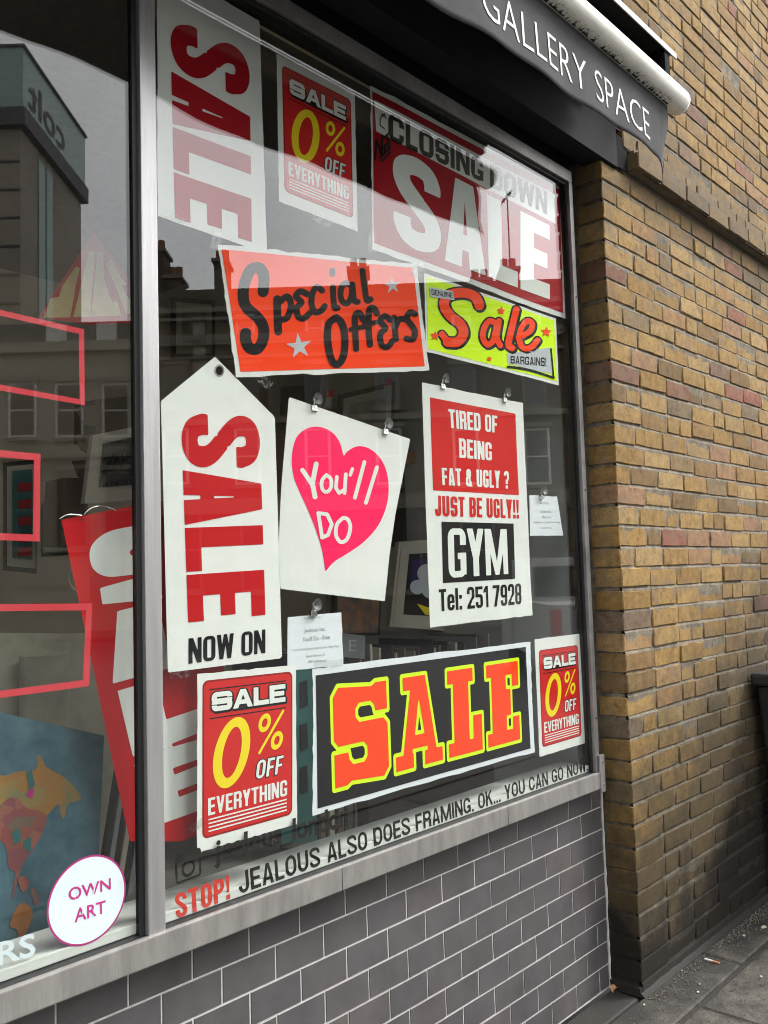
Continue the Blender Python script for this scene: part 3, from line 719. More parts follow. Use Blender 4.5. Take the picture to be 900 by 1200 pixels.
# plinth render at the foot
mb = MB(); v = []; nX = 150
for i in range(nX+1):
    x = XC-.004+3.0*i/nX; h = .014+random.uniform(-.003, .003); d = PY-.004+random.uniform(-.001, .001)
    v += [(x, d-.008, 0), (x, d, h*.6), (x, PY+.004, h), (x, PY+.02, 0)]
f = [(4*i+a, 4*i+(a+1) % 4, 4*(i+1)+(a+1) % 4, 4*(i+1)+a) for i in range(nX) for a in range(4)]+[(0, 1, 2, 3), (4*nX+3, 4*nX+2, 4*nX+1, 4*nX)]
mb.add(v, f)
mb.box(XC-.006, XC+.02, PY+.004, -.002, 0, .03); mb.build('render_fillet', paving_mat('cement_fillet', (.012, .011, .009), (.04, .035, .028), 22), bw)

# =================================================================== POSTERS (behind the glass)
def poster(name, label, quad, Y, cat='poster', amp=.0006, ph=0.0, group=None, curl=None, paper=M_white, wob=.0006, n=14):
    b = onY((quad[2][0]+quad[3][0])/2, (quad[2][1]+quad[3][1])/2, Y)
    t = thing(name, label, cat, tuple(b), group); bpy.context.view_layer.update()
    s = Sheet(Y, t, amp, ph, curl)
    if paper is not None: s.paper('paper', quad, paper, n, n, wob)
    return s
def rotq(rt, rb, lb, lt):      # word rotated clockwise: text-top faces right
    return [rt, rb, lb, lt]
YP = -.0085
# P1 vertical SALE, top left
s = poster('sale_poster', 'tall white poster with red sideways lettering at the top beside the steel mullion', [(184, -45), (304, 25), (313, 297), (185, 253)], YP)
s.word('lettering', 'SALE', rotq((292, 62), (295, 283.5), (205, 255.5), (199, 19)), M_dred, 1, t=.245, b=.19, r=.30, gap=.03, n=90, shapef=fatglyph)
# P6 price-tag shape SALE NOW ON
Y6 = -.0100
tg = thing('sale_tag', 'large white tag shaped poster with a pointed top and sideways red letters above black writing', 'poster', tuple(onY(262, 780, Y6)))
s = Sheet(Y6, tg, .0006, 1.3)
tagp = [(252, 418), (322.4, 488.8), (330.4, 771.3), (197, 788.3), (188.3, 470)]
s.px('paper', lambda X, Y: D(poly(X, Y, tagp), np.hypot(X-257, (Y-434.4)*.8)-4.6), (186, 415, 333, 792), 150, M_white, 0)
s.px('eyelet_ring', lambda X, Y: np.abs(np.hypot(X-257, (Y-434.4)*.8)-5.0)-.8, (249, 425, 265, 444), 40, M_grey, 1)
s.word('lettering', 'SALE', rotq((303.9, 488), (310.7, 720.5), (220.4, 729.5), (211.2, 484)), M_red, 1, t=.245, b=.19, r=.30, gap=.03, n=90, shapef=fatglyph)
s.word('small_lettering', 'NOW ON', [(220.8, 748.2), (310.7, 737.4), (310.7, 765), (220.8, 778)], M_black, 1, t=.20, b=.14, r=.22, gap=.075, n=40)

# 0% posters: three of them
def zero_poster(label, paper, red, Y, ph):
    s = poster('zero_percent_poster', label, paper, Y, ph=ph, group='red and yellow percentage sale posters', amp=.0005)
    s.quadpanel('red_panel', red, M_redl, 1, r=.035)
    s.quadpanel('panel_edge', sub(red, -.018, -.013, 1.018, 1.013), M_line, .5, r=.042, n=90)
    for v_ in (.045, .235): s.quadpanel('thin_rule', sub(red, .06, v_, .94, v_+.007), M_black, 2)
    q = sub(red, .08, .070, .93, .195)
    s.word('heading_shadow', 'SALE', sub(red, .095, .078, .945, .203), M_black, 2, t=.34, b=.26, r=.3, gap=.05, n=40, off=.07)
    s.word('heading_outline', 'SALE', q, M_black, 3, t=.34, b=.26, r=.3, gap=.05, n=40, off=.06)
    s.word('heading', 'SALE', q, M_pwhite, 4, t=.34, b=.26, r=.3, gap=.05, n=40)
    qz = sub(red, .045, .255, .58, .715)
    T, asp = s.bil(qz); T, _ = s.bil(qz, asp)
    sl = .20
    def fz(X, Y):
        a = X-(asp/2)-sl*(Y-.5); return np.maximum(((a/(asp/2-.10))**2+((Y-.5)/.5)**2)**.5-1, -(((a/(asp/2-.26))**2+((Y-.5)/.36)**2)**.5-1)*.5)*.3
    s.shape('zero', fz, -.1, asp+.1, -.02, 1.02, 90, M_yellow, 2, T)
    qp = sub(red, .60, .255, .93, .53); T, a2 = s.bil(qp); T, _ = s.bil(qp, a2)
    def fp(X, Y):
        Xs = X-sl*(Y-.5)
        def ell(cx, cy, rx, ry, k): return D((np.hypot((Xs-cx)/rx, (Y-cy)/ry)-1)*rx, (np.hypot((Xs-cx)/(rx*k), (Y-cy)/(ry*k*1.08))-1)*rx*k)
        return U(ell(a2*.23, .75, a2*.21, .23, .45), ell(a2*.76, .25, a2*.21, .23, .45), caps(X, Y, [(a2*.10, .02), (a2*.93, .98)], .038))
    s.shape('percent_sign', fp, -.15, a2+.15, -.05, 1.05, 60, M_yellow, 2, T)
    qo = sub(red, .60, .575, .90, .70)
    s.word('off_outline', 'OFF', qo, M_black, 2, t=.20, b=.15, r=.3, gap=.12, n=30, off=.05, slant=.16)
    s.word('off_lettering', 'OFF', qo, M_pwhite, 3, t=.20, b=.15, r=.3, gap=.12, n=30, slant=.16)
    s.word('everything_lettering', 'EVERYTHING', sub(red, .045, .755, .955, .868), M_pwhite, 2, t=.20, b=.15, r=.22, gap=.085, n=34)
    for v_ in (.890, .915, .940, .965): s.quadpanel('white_rule', sub(red, .05, v_, .95, v_+.010), M_pwhite, 2)
zero_poster('percentage sale poster high up between two larger red and white posters', [(324, 63), (416, 110), (419, 271), (327, 236)], [(331.5, 78.5), (410, 118), (412.5, 254), (334.5, 223)], YP, .4)
zero_poster('percentage sale poster beside the mullion, left of the black poster', [(231.3, 789.8), (346.4, 778.9), (348, 965.6), (231.3, 999.8)], [(239, 800), (340.5, 789), (340.5, 952.5), (239, 981)], -.0130, 2.0)
zero_poster('small looking percentage sale poster at the far right end of the window', [(626.3, 749), (679, 742.7), (686.3, 870.6), (632.2, 887)], [(632, 763.5), (676.2, 757.2), (680.6, 861), (636, 874.3)], YP, 4.0)

# P3 CLOSING SALE
q3 = [(434, 100), (658, 218.5), (662.7, 374), (437, 291.6)]
s = poster('closing_poster', 'big red and white closing poster in the top right corner of the glass', q3, YP, amp=.0012, ph=.9, wob=.0012, n=20)
s.quadpanel('red_panel', [(436, 107), (655.5, 222), (659.4, 367), (438.8, 284.5)], M_dred, 1)
s.quadpanel('white_panel', [(438, 117), (650, 228), (650.6, 262.5), (440.5, 154)], M_pwhite, 2)
s.word('closing_lettering', 'CLOSING', [(454, 132), (566.2, 188), (566.2, 214), (454.4, 164)], M_black, 3, t=.26, b=.20, r=.3, gap=.10, n=44)
s.word('down_lettering', 'DOWN', [(574, 192), (640.3, 225.6), (640.3, 252), (574, 218.5)], M_black, 3, t=.26, b=.20, r=.3, gap=.10, n=44)
s.word('sale_lettering', 'SALE', [(458.9, 171), (643.4, 264.4), (643.6, 351), (462, 283.8)], M_pwhite, 3, t=.30, b=.20, r=.3, gap=.06, n=100, shapef=fatglyph)
Z3 = lambda x, y: (420+x/3.214, 80+y/3.214)
nots = [[(62, 345), (66, 270), (86, 330), (88, 255)], [(98, 290), (108, 285), (110, 310), (100, 318), (96, 300), (98, 290)], [(92, 265), (118, 240)], [(106, 255), (116, 300)], [(80, 340), (112, 305)], [(86, 352), (118, 318)]]
s.px('handwriting', lambda X, Y: U(*[caps(X, Y, [Z3(*p) for p in k], 1.2) for k in nots]), (436, 150, 460, 192), 70, M_black, 3)
arrow = [[(95, 230), (78, 215), (80, 190), (92, 178)], [(82, 178), (94, 174), (98, 190)]]
s.px('arrow', lambda X, Y: U(*[caps(X, Y, [Z3(*p) for p in k], .7) for k in arrow]), (440, 130, 456, 156), 50, M_black, 4)

# P4 special offers
Z4 = lambda p: (240+p[0]/1.957, 270+p[1]/1.957)
q4 = [(255, 285.5), (488, 310), (503, 434.6), (277, 441)]
s = poster('special_offers_poster', 'bright orange-red poster with black brush script and white stars, hung crooked', q4, -.0135, amp=.0008, ph=2.1, wob=.0016, n=20)
s.quadpanel('orange_panel', [(259.6, 292), (484.3, 314.2), (497.6, 429.3), (281.9, 435.6)], M_fluo, 1, n=30)
Sbig = [(307.8, 342), (308.8, 328), (306.8, 318), (300.2, 313.5), (291.9, 318), (286, 333), (284.6, 348), (288.3, 360), (299.3, 370), (307, 380), (309, 392), (305.5, 404), (299.3, 409.5), (291.5, 407), (287.5, 398), (287.6, 390.5)]
s.px('big_s', lambda X, Y: caps(X, Y, smooth(Sbig, 4), 6.4), (274, 303, 318, 420), 110, M_black, 2)
sp = [([(165, 158), (166, 200), (168, 232)], 5.6), ([(170, 165), (188, 152), (197, 172), (188, 200), (172, 205)], 4.6), ([(233, 146), (218, 140), (208, 152), (221, 165), (210, 178), (213, 198), (226, 202), (240, 190)], 4.4),
      ([(268, 138), (256, 130), (246, 145), (244, 170), (252, 188), (266, 184), (274, 174)], 4.4), ([(293, 130), (296, 175), (304, 178)], 4.2), ([(292, 92), (292, 100)], 4.0),
      ([(333, 125), (320, 122), (311, 138), (313, 160), (325, 168), (335, 152), (338, 124)], 4.2), ([(338, 124), (342, 160), (350, 164)], 4.2), ([(361, 92), (366, 130), (371, 160), (380, 158)], 4.2)]
so = [(smooth([(300, 200), (283, 215), (280, 250), (288, 295), (302, 308), (316, 290), (320, 250), (314, 215), (300, 200)], 4), 4.8), ([(362, 205), (354, 190), (344, 196), (344, 235), (346, 272)], 4.2), ([(333, 228), (372, 220)], 3.2),
      ([(394, 190), (386, 178), (376, 184), (375, 225), (378, 262)], 4.2), ([(364, 218), (402, 208)], 3.2), ([(424, 205), (412, 196), (402, 208), (414, 224), (402, 238), (405, 262), (418, 268), (430, 254)], 4.0),
      ([(434, 200), (438, 250)], 4.0), ([(437, 222), (446, 204), (456, 204)], 3.8), ([(482, 192), (470, 188), (463, 202), (474, 218), (482, 234), (476, 250), (462, 248)], 4.0)]
s.px('special_script', lambda X, Y: U(*[caps(X, Y, smooth([Z4(p) for p in k], 4), r_*.82) for k, r_ in sp]), (318, 308, 440, 396), 110, M_black, 2)
s.px('offers_script', lambda X, Y: U(*[caps(X, Y, smooth([Z4(p) for p in k], 4) if len(k) < 20 else [Z4(p) for p in k], r_*.86) for k, r_ in so]), (376, 354, 494, 434), 110, M_black, 3)
for cx, cy, r_, ro in ((459.5, 334.5, 10.5, -.1), (350, 406, 16, -.12)):
    s.px('star', lambda X, Y: poly(X, Y, star_pts(cx, cy, r_, ro, .36)), (cx-r_-2, cy-r_-2, cx+r_+2, cy+r_+2), 40, M_silver, 2)

# P5 genuine sale bargains
s = poster('bargains_poster', 'fluorescent lime green poster with red brush script, right of the orange one', [(497, 319.6), (651.4, 373.2), (655, 451.4), (499.6, 412)], -.0128, amp=.0006, ph=.2)
s.quadpanel('lime_panel', [(499.3, 323.5), (649.3, 375.5), (652.6, 447), (501.8, 408.6)], M_lime, 1)
bs = [([(628, 172), (618, 152), (590, 143), (556, 150), (548, 172), (562, 196), (586, 216), (592, 238), (578, 256), (556, 256)], 5.6), ([(556, 256), (543, 238)], 3.6),
      (smooth([(668, 215), (652, 208), (640, 222), (636, 245), (646, 262), (660, 252), (668, 215)], 4), 3.3), ([(673, 208), (668, 245), (676, 264)], 3.3), ([(713, 182), (700, 235), (695, 262), (703, 270)], 3.9),
      ([(718, 246), (744, 232), (750, 214), (738, 208), (724, 226), (720, 252), (730, 270), (748, 268), (762, 252)], 3.3)]
fB = lambda X, Y: U(*[caps(X, Y, smooth([Z4(p) for p in k], 4) if len(k) < 20 else [Z4(p) for p in k], r_) for k, r_ in bs])
s.px('script_outline', lambda X, Y: U(fB(X, Y), fB(X-1.2, Y-1.2))-1.9, (503, 330, 645, 424), 110, M_black, 2)
s.px('script', fB, (503, 330, 645, 424), 110, M_fluo, 3)
for cx, cy, r_ in ((678, 185, 9), (527, 242, 10), (782, 233, 11), (651, 295, 6)):
    c_ = Z4((cx, cy)); s.px('star', lambda X, Y: poly(X, Y, star_pts(c_[0], c_[1], r_*.62, .1)), (c_[0]-9, c_[1]-9, c_[0]+9, c_[1]+9), 30, M_fluo, 4)
qg = [Z4(p) for p in ((514, 130), (568, 140), (571, 160), (516, 153))]
s.quadpanel('heading_box', qg, M_silver, 4); s.word('heading', 'GENUINE', sub(qg, .06, .22, .94, .78), M_black, 5, t=.17, b=.14, r=.2, gap=.16, n=28)
qb = [Z4(p) for p in ((691, 283), (795, 268), (797, 330), (694, 306))]
s.quadpanel('caption_box', qb, M_silver, 2)
s.word('caption', 'BARGAINS!', [Z4(p) for p in ((700, 288), (782, 292), (782, 312), (700, 305))], M_black, 3, t=.2, b=.17, r=.2, gap=.16, n=20)
s.px('swoosh', lambda X, Y: U(caps(X, Y, smooth([Z4(p) for p in ((694, 313), (740, 320), (799, 338))], 5), 1.5), caps(X, Y, [Z4(p) for p in ((799, 338), (793, 272))], 1.0)), (590, 405, 652, 446), 50, M_black, 3)

# P7 heart
q7 = [(337.9, 465.3), (481.5, 514.4), (450, 704.5), (329, 690)]
s = poster('heart_poster', 'white sheet with a pink heart and hand cut lettering hanging from two clips', q7, .004, amp=.0018, ph=3.3, paper=None)
sheet7 = [(337.9, 465.3), (481.5, 514.4), (472, 562), (463.5, 603), (456, 650), (450, 704.5), (329, 690), (327, 640), (330, 570)]
s.px('paper', lambda X, Y: poly(X, Y, sheet7), (324, 462, 484, 708), 130, M_white, 0)
Z7 = lambda p: (180+p[0]/2.647, 420+p[1]/2.647)
hp = [(532, 662), (520, 590), (490, 500), (455, 420), (435, 370), (428, 310), (440, 250), (470, 220), (510, 212), (550, 228), (575, 260), (587, 305), (600, 288), (630, 273), (665, 278), (700, 305), (722, 345), (730, 400), (722, 460), (695, 520), (650, 570), (600, 605), (560, 630)]
hs = [Z7(p) for p in smooth(hp[:12], 5)]+[Z7(p) for p in smooth(hp[11:]+[hp[0]], 5)]
s.px('heart', lambda X, Y: poly(X, Y, hs), (338, 496, 460, 674), 130, M_pink, 1)
yl = [([(460, 347), (488, 388)], 2.6), ([(502, 328), (490, 388), (498, 430)], 2.8), (smooth([(533, 362), (519, 380), (520, 405), (533, 415), (546, 402), (547, 376), (533, 362)], 4), 2.1), ([(565, 368), (562, 402), (572, 418), (588, 408)], 2.1), ([(593, 360), (589, 418)], 2.2),
      ([(614, 343), (607, 362)], 2.0), ([(652, 322), (622, 432)], 2.3), ([(692, 338), (657, 448)], 2.3), (smooth([(508, 480), (535, 484), (550, 515), (538, 548), (520, 556), (508, 480)], 1), 2.2), (smooth([(585, 495), (566, 515), (563, 548), (578, 570), (598, 560), (608, 525), (600, 500), (585, 495)], 4), 2.2)]
s.px('cut_lettering', lambda X, Y: U(*[caps(X, Y, [Z7(p) for p in k], r_) for k, r_ in yl]), (348, 538, 450, 640), 140, M_pwhite, 2)

# GYM
q = [(493.8, 448), (612.7, 472.3), (624.2, 721.2), (504.4, 735.2)]
s = poster('gym_poster', 'white poster with a red block, a black block and a phone number below', q, .004, amp=.0014, ph=5.0)
s.quadpanel('red_panel', [(503.2, 465.7), (604, 484.7), (608.3, 580.2), (507.2, 574.6)], M_redl, 1)
Zg = lambda *a: [(440+x/3.214, 420+y/3.214) for x, y in a]
kw = dict(t=.23, b=.15, r=.2, gap=.085, n=36)
s.word('line_one', 'TIRED OF', Zg((273, 190), (458, 217), (458, 280), (277, 262)), M_pwhite, 2, **kw)
s.word('line_two', 'BEING', Zg((312, 300), (437, 318), (438, 385), (314, 374)), M_pwhite, 2, **kw)
s.word('line_three', 'FAT & UGLY ?', Zg((247, 412), (503, 425), (503, 491), (250, 477)), M_pwhite, 2, **kw)
s.word('line_four', 'JUST BE UGLY!!', Zg((222, 516), (540, 533), (541, 603), (224, 594)), M_redl, 1, **kw)
s.quadpanel('black_panel', Zg((247, 615), (520, 622), (525, 830), (254, 846)), M_black, 1)
s.word('gym_lettering', 'GYM', Zg((268, 640), (493, 643), (498, 812), (275, 827)), M_pwhite, 2, t=.20, b=.13, r=.2, gap=.04, n=70)
s.word('phone_number', 'Tel: 251 7928', Zg((238, 870), (548, 847), (550, 925), (242, 953)), M_black, 1, t=.20, b=.14, r=.2, gap=.075, n=38)

# black SALE with slab letters
def slab(c, X, Y, w, t, b, r):
    B = lambda *a: sbox(X, Y, *a); P = lambda *a: poly(X, Y, a); f_ = .17
    ch = .05
    if c == 'S':
        return poly(X, Y, [(a*w, b_) for a, b_ in SLS])
    if c == 'A':
        o = P((w*.12, .04), (w*.36, .98), (w*.66, .98), (w*.90, .04)); o = D(o, P((w*.42, .36), (w*.505, .72), (w*.60, .36)), B(w*.36, -.1, w*.66, .20))
        return U(o, B(w*.18, .84, w*.66, 1), B(0, 0, w*.38, f_), B(w*.60, 0, w, f_))
    if c == 'L':
        x0 = w*.16; return U(B(x0, 0, x0+t, 1), B(0, 1-f_, x0+t+w*.14, 1), B(0, 0, w, f_), B(w-t*.62, 0, w, .44))
    if c == 'E':
        x0 = w*.14; return U(B(x0, 0, x0+t, 1), B(0, 1-f_, w, 1), B(0, 0, w, f_), B(x0, .41, w*.70, .59), B(w*.58, .33, w*.74, .67), B(w-t*.5, .68, w, 1), B(w-t*.5, 0, w, .32))
q = [(366.4, 783.2), (621.7, 752), (626.3, 880.8), (366.2, 956)]
s = poster('black_sale_poster', 'wide black poster with orange slab letters edged in lime, low on the glass', q, -.0125, amp=.0009, ph=1.0, paper=M_white2, wob=.0013, n=20)
s.quadpanel('black_panel', [(369.5, 791.5), (616.3, 758), (621.4, 877), (371.9, 947.5)], M_black, 1, n=30)
Zs = lambda *a: [(340+x/2.368, 730+y/2.368) for x, y in a]
qs = Zs((114, 180), (631, 103), (638, 324), (122, 462))
kw = dict(t=.34, b=.26, r=.12, gap=.10, shapef=slab)
s.word('lime_edge', 'SALE', qs, M_lime, 2, n=90, off=.034, **kw)
s.word('orange_lettering', 'SALE', qs, M_fluo, 3, n=90, off=-.008, **kw)

# giant red SALE sheet inside, seen either side of the mullion
YR = .032
gr = thing('red_sale_sheet', 'huge tilted red sheet with white cut letters hanging by wire behind the mullion', 'poster', tuple(onY(200, 985, YR)))
s = Sheet(YR, gr, .002, .7)
Zl = lambda *a: [(0+x/3.4615, 580+y/3.4615) for x, y in a]
red_poly = Zl((252, 100), (575, 38))+[(250, 578), (262, 770), (262, 968), (214, 986), (196, 986), (151.5, 985.5)]
s.px('sheet', lambda X, Y: poly(X, Y, red_poly), (70, 574, 264, 990), 200, M_red, 0)
Zr = lambda *a: [(180+x/3.214, 740+y/3.214) for x, y in a]
wh = [smooth(Zl((600, 120), (520, 130), (440, 150), (385, 190), (365, 240), (380, 300), (430, 330), (500, 328), (572, 316), (600, 300), (640, 280), (640, 240), (590, 255), (540, 248), (526, 232), (545, 215), (600, 205)), 4),
      Zl((406, 378), (640, 312), (660, 420), (416, 444)),
      Zl((476, 472), (640, 430), (700, 700), (457, 766)), Zl((478, 795), (640, 748), (700, 1020), (540, 1062)), Zl((543, 1092), (640, 1060), (640, 1160), (560, 1180)),
      ]
wr = [Zr((36, 336), (170, 290), (200, 370), (36, 436)),
      Zr((36, 445), (200, 398), (215, 660), (36, 722))]
red_in = [Zr((72, 515), (200, 470), (200, 492), (78, 540)), Zr((90, 600), (200, 560), (200, 585), (95, 624))]
s.px('cut_letters', lambda X, Y: D(U(*[poly(X, Y, k) for k in wh+wr]), *[poly(X, Y, k) for k in red_in]), (90, 600, 250, 975), 220, M_pwhite, 1)
MB().tube([onY(*p, YR-.004) for p in smooth([(96.5, 611), (98, 604), (106, 596), (118, 593), (130, 596), (136, 599)], 4)], .0010, 6).build('wire', M_chrome, gr, smooth=True)
MB().tube([onY(*p, YR-.002) for p in smooth([(90, 693), (83, 686), (80, 676), (83, 668), (84, 666)], 4)], .0010, 6).build('wire', M_chrome, gr, smooth=True)
MB().tube([onY(*p, YR-.002) for p in smooth([(70, 608), (80, 603), (96, 604)], 4)], .0008, 6).build('wire', M_chrome, gr, smooth=True)

# price cards and clips
def card(label, quad, Y, lines):
    s = poster('price_card', label, quad, Y, 'card', amp=.0008, paper=M_white2, n=6, group='small printed cards')
    for tx, u0, v0, u1, v1 in lines: s.font('print_line', tx, sub(quad, u0, v0, u1, v1), M_grey, 1)
card('small white caption card hanging below the heart sheet', [(336.8, 723.5), (400.2, 717.7), (402, 780), (336.8, 786)], .006,
     [('JEALOUS GALLERY', .3, .035, .62, .06), ('Jealous Inc.', .30, .24, .70, .31), ("You'll Do - Print", .27, .40, .78, .48), ('5 Colour Screenprint on Somerset Satin 410gsm Paper', .06, .60, .94, .64), ('Signed Edition of 50', .33, .74, .68, .78), ('£80 Unframed', .36, .84, .70, .89)])
card('small white caption card hanging at the right, beside the phone number poster', [(620.5, 580.2), (652.5, 581.8), (659.7, 627.5), (621.4, 627.9)], .006,
     [('JEALOUS', .35, .16, .66, .20), ('Jealous Inc.', .35, .36, .72, .42), ('Blue Cat', .40, .50, .70, .56), ('Screenprint on Somerset Satin Paper', .12, .64, .95, .68), ('Signed Edition', .32, .78, .68, .82)])
M_clear = pbr('clear_suction_cup', (.35, .38, .38), .15, 0, .3, 60)
M_clear.node_tree.nodes['Principled BSDF'].inputs['Alpha'].default_value = .55
def clip(px_, py_, label, Y=-.004):
    c = onY(px_, py_, Y); t = thing('suction_clip', label, 'clip', tuple(c), 'suction clips holding sheets on the glass')
    mb = MB(); n = 16; v = []; f = []
    for k, (r_, d) in enumerate(((.0155, -.011), (.0145, -.009), (.009, -.004), (.005, -.002), (.005, .005), (.0001, .006))):
        v += [(c[0]+r_*cos(2*pi*i/n), c[1]+d, c[2]+.016+r_*sin(2*pi*i/n)) for i in range(n)]
        if k: f += [((k-1)*n+i, (k-1)*n+(i+1) % n, k*n+(i+1) % n, k*n+i) for i in range(n)]
    mb.add(v, f); mb.build('suction_cup', M_clear, t, smooth=True)
    mb = MB(); mb.tube([(c[0], c[1]+.004, c[2]+.016), (c[0]-.001, c[1]+.005, c[2]+.006), (c[0], c[1]+.006, c[2]-.002)], .0022, 8); mb.build('hook', M_chrome, t, smooth=True)
    mb = MB(); a = .011
    mb.hexa([(c[0]-a, c[1]+.001, c[2]-.014), (c[0]+a, c[1]+.001, c[2]-.014), (c[0]+a*.8, c[1]+.004, c[2]+.001), (c[0]-a*.8, c[1]+.004, c[2]+.001)],
            [(c[0]-a, c[1]+.012, c[2]-.014), (c[0]+a, c[1]+.012, c[2]-.014), (c[0]+a*.8, c[1]+.009, c[2]+.001), (c[0]-a*.8, c[1]+.009, c[2]+.001)])
    mb.build('jaw', M_chrome, t, bevel=.001)
    mb = MB(); mb.tube([(c[0]-.006, c[1]-.001, c[2]-.010), (c[0]-.004, c[1]-.003, c[2]+.010), (c[0]+.004, c[1]-.003, c[2]+.010), (c[0]+.006, c[1]-.001, c[2]-.010)], .0009, 6); mb.build('wire_handle', M_chrome, t, smooth=True)
for a, b, l in ((370, 475, 'left of the two clips on top of the heart sheet'), (453.5, 503, 'right of the two clips on top of the heart sheet'), (369, 716, 'clip holding the caption card below the heart sheet'),
                (520.5, 450, 'left clip at the top of the phone number poster'), (593, 466, 'right clip at the top of the phone number poster'), (636, 580, 'clip holding the caption card at the right edge')):
    clip(a, b, l)

# vinyl on the inner face of the glass
YV = YG+.0063
def vinyl(name, label, cat='lettering', at_=(500, 1000)):
    t = thing(name, label, cat, tuple(onY(*at_, YV))); return Sheet(YV, t, 0, 0)
s = vinyl('stop_lettering', 'red painted word at the lower left of the right pane', at_=(237, 1065))
s.word('word', 'STOP!', [(204.5, 1048), (268.9, 1025.5), (270, 1053), (206.8, 1077)], M_vred, 0, t=.21, b=.165, r=.4, gap=.09, n=50, shapef=fatglyph)
s = vinyl('framing_lettering', 'long line of black capitals along the bottom of the right pane', at_=(480, 1000))
s.word('sentence', 'JEALOUS ALSO DOES FRAMING. OK... YOU CAN GO NOW.', [(278.5, 1022.5), (688.5, 888.5), (689.5, 903), (280.5, 1048)], M_vblack, 0, t=.20, b=.165, r=.42, gap=.10, n=30, shapef=fatglyph)
s = vinyl('account_lettering', 'bold black lowercase name across the lower left of the right pane', at_=(320, 1000))
s.font('name', 'jealous_london', [(251, 984.5), (408, 941.5), (408, 966.5), (251, 1009.5)], M_vblack, 0, off=.036)
s = vinyl('camera_icon', 'black outline camera symbol in a rounded square low on the glass', 'icon', at_=(220, 1034))
qi = [(204.5, 1003), (235.5, 992.5), (236, 1026), (206, 1037.5)]; T, asp = s.bil(qi); T, _ = s.bil(qi, asp)
s.shape('symbol', lambda X, Y: U(D(rr(X, Y, 0, 0, asp, 1, .14), rr(X, Y, .09, .09, asp-.09, .70, .04)), D(np.hypot(X-asp/2, Y-.42)-.29, np.hypot(X-asp/2, Y-.42)-.19)), -.02, asp+.02, -.02, 1.02, 60, M_vblack, 0, T)
c0 = onY(102.7, 1054.5, YV); R0 = (onY(149, 1040, YV)[0]-onY(56.5, 1066, YV)[0])/2
t = thing('round_sticker', 'round white sticker with a magenta edge and magenta letters low on the left pane', 'sticker', tuple(c0)); s = Sheet(YV, t)
for nm, r_, m_, L in (('magenta_edge', R0, M_mag, 0), ('white_disc', R0*.955, M_vwhite, .6)):
    v = [(c0[0], c0[2])]+[(c0[0]+r_*cos(a), c0[2]+r_*sin(a)) for a in np.linspace(0, 2*pi, 72, endpoint=False)]
    s.mesh(nm, v, [(0, 1+(i+1) % 72, 1+i) for i in range(72)], m_, L)
Zo = lambda *a: [(x/3.6, 1000+y/3.6) for x, y in a]
s.font('top_word', 'OWN', Zo((287, 148), (466, 103), (467, 150), (290, 200)), M_mag, 1.4, off=.012)
s.font('lower_word', 'ART', Zo((312, 235), (445, 197), (446, 248), (314, 291)), M_mag, 1.4, off=.012)
# stencil breaks
for (a, b) in (((330, 130), (318, 200)), ((405, 115), (392, 170)), ((355, 215), (342, 280)), ((400, 205), (392, 265))):
    pa, pb = Zo(a, b); s.px('stencil_break', lambda X, Y: caps(X, Y, [pa, pb], .75), (min(pa[0], pb[0])-2, min(pa[1], pb[1])-2, max(pa[0], pb[0])+2, max(pa[1], pb[1])+2), 14, M_vwhite, 1.8)
s = vinyl('white_lettering', 'large white capitals cut off at the bottom left corner of the left pane', at_=(20, 1125))
s.font('word', 'FRAMERS', [(-158, 1147), (41, 1093), (42, 1118.5), (-158, 1175)], M_vwhite, 0, off=.02)
def vframe(label, outer, th):
    s = vinyl('vinyl_outline', label, 'sticker', at_=((outer[0][0]+outer[1][0])/2, outer[2][1])); a = [s.P(q_) for q_ in outer]
    X = [p[0] for p in a]; Z_ = [p[1] for p in a]; c = (sum(X)/4, sum(Z_)/4)
    L = [(p[0], p[1]) for p in a]
    inn = [(p[0]+(th if p[0] < c[0] else -th), p[1]+(th if p[1] < c[1] else -th)) for p in L]
    v = L+inn; return s.mesh('outline', v, [(i, (i+1) % 4, 4+(i+1) % 4, 4+i) for i in range(4)], M_vsal, 0)
vframe('uppermost red rectangle outline on the left pane', [(-60, 349), (98.5, 386), (99.5, 475), (-60, 447)], .011)
vframe('middle red rectangle outline on the left pane', [(-60, 521.5), (47.5, 532), (46.5, 634.5), (-60, 631)], .013)
vframe('lowest red rectangle outline on the left pane', [(-60, 708.5), (108, 707), (104.5, 804), (-60, 826)], .013)

# =================================================================== ROOM INSIDE
room = thing('shop_interior', 'dim grey-brown room behind the glass with a white window board', 'room', (0, 1, 0))
MB().box(XL, 2.1, 3.4, 3.5, 0, 3.1).build('back_wall', M_room, room)
MB().box(XL-.1, XL, .0, 3.4, 2.75, 3.1).build('side_beam', M_room, room)  # side wall left open below: unseen opening added to let daylight in
MB().box(XL-.1, XL, .0, .10, 0, 2.75).build('side_post', M_room, room)
MB().box(fr_r-.012, fr_r+.09, .031, 3.5, 0, 3.1).build('side_wall', M_reveal, room)
MB().box(XL-.1, 2.1, .04, 3.5, 3.1, 3.2).build('ceiling', M_ceil, room)
MB().box(.15, fr_r-.013, 1.30, 1.36, .004, 2.55).build('display_wall', M_room, room)
MB().box(XL, fr_r-.013, .034, .06, fr_top-.03, 3.1).build('lintel', M_room, room)
MB().box(XL-.1, 2.1, .11, 3.5, -.02, .004).build('floor', M_floor, room)
MB().box(XL, fr_r-.013, -.018, .105, sill_t+.002, gl_bot+.022).build('window_board', M_board, room, bevel=.002)
MB().box(mull_r-.02, .80, .107, .66, .005, sill_t-.055).build('added_deck', pbr('added_deck', (.15, .145, .135), .7), room)  # deck added to brighten the dark ground behind the glass lettering
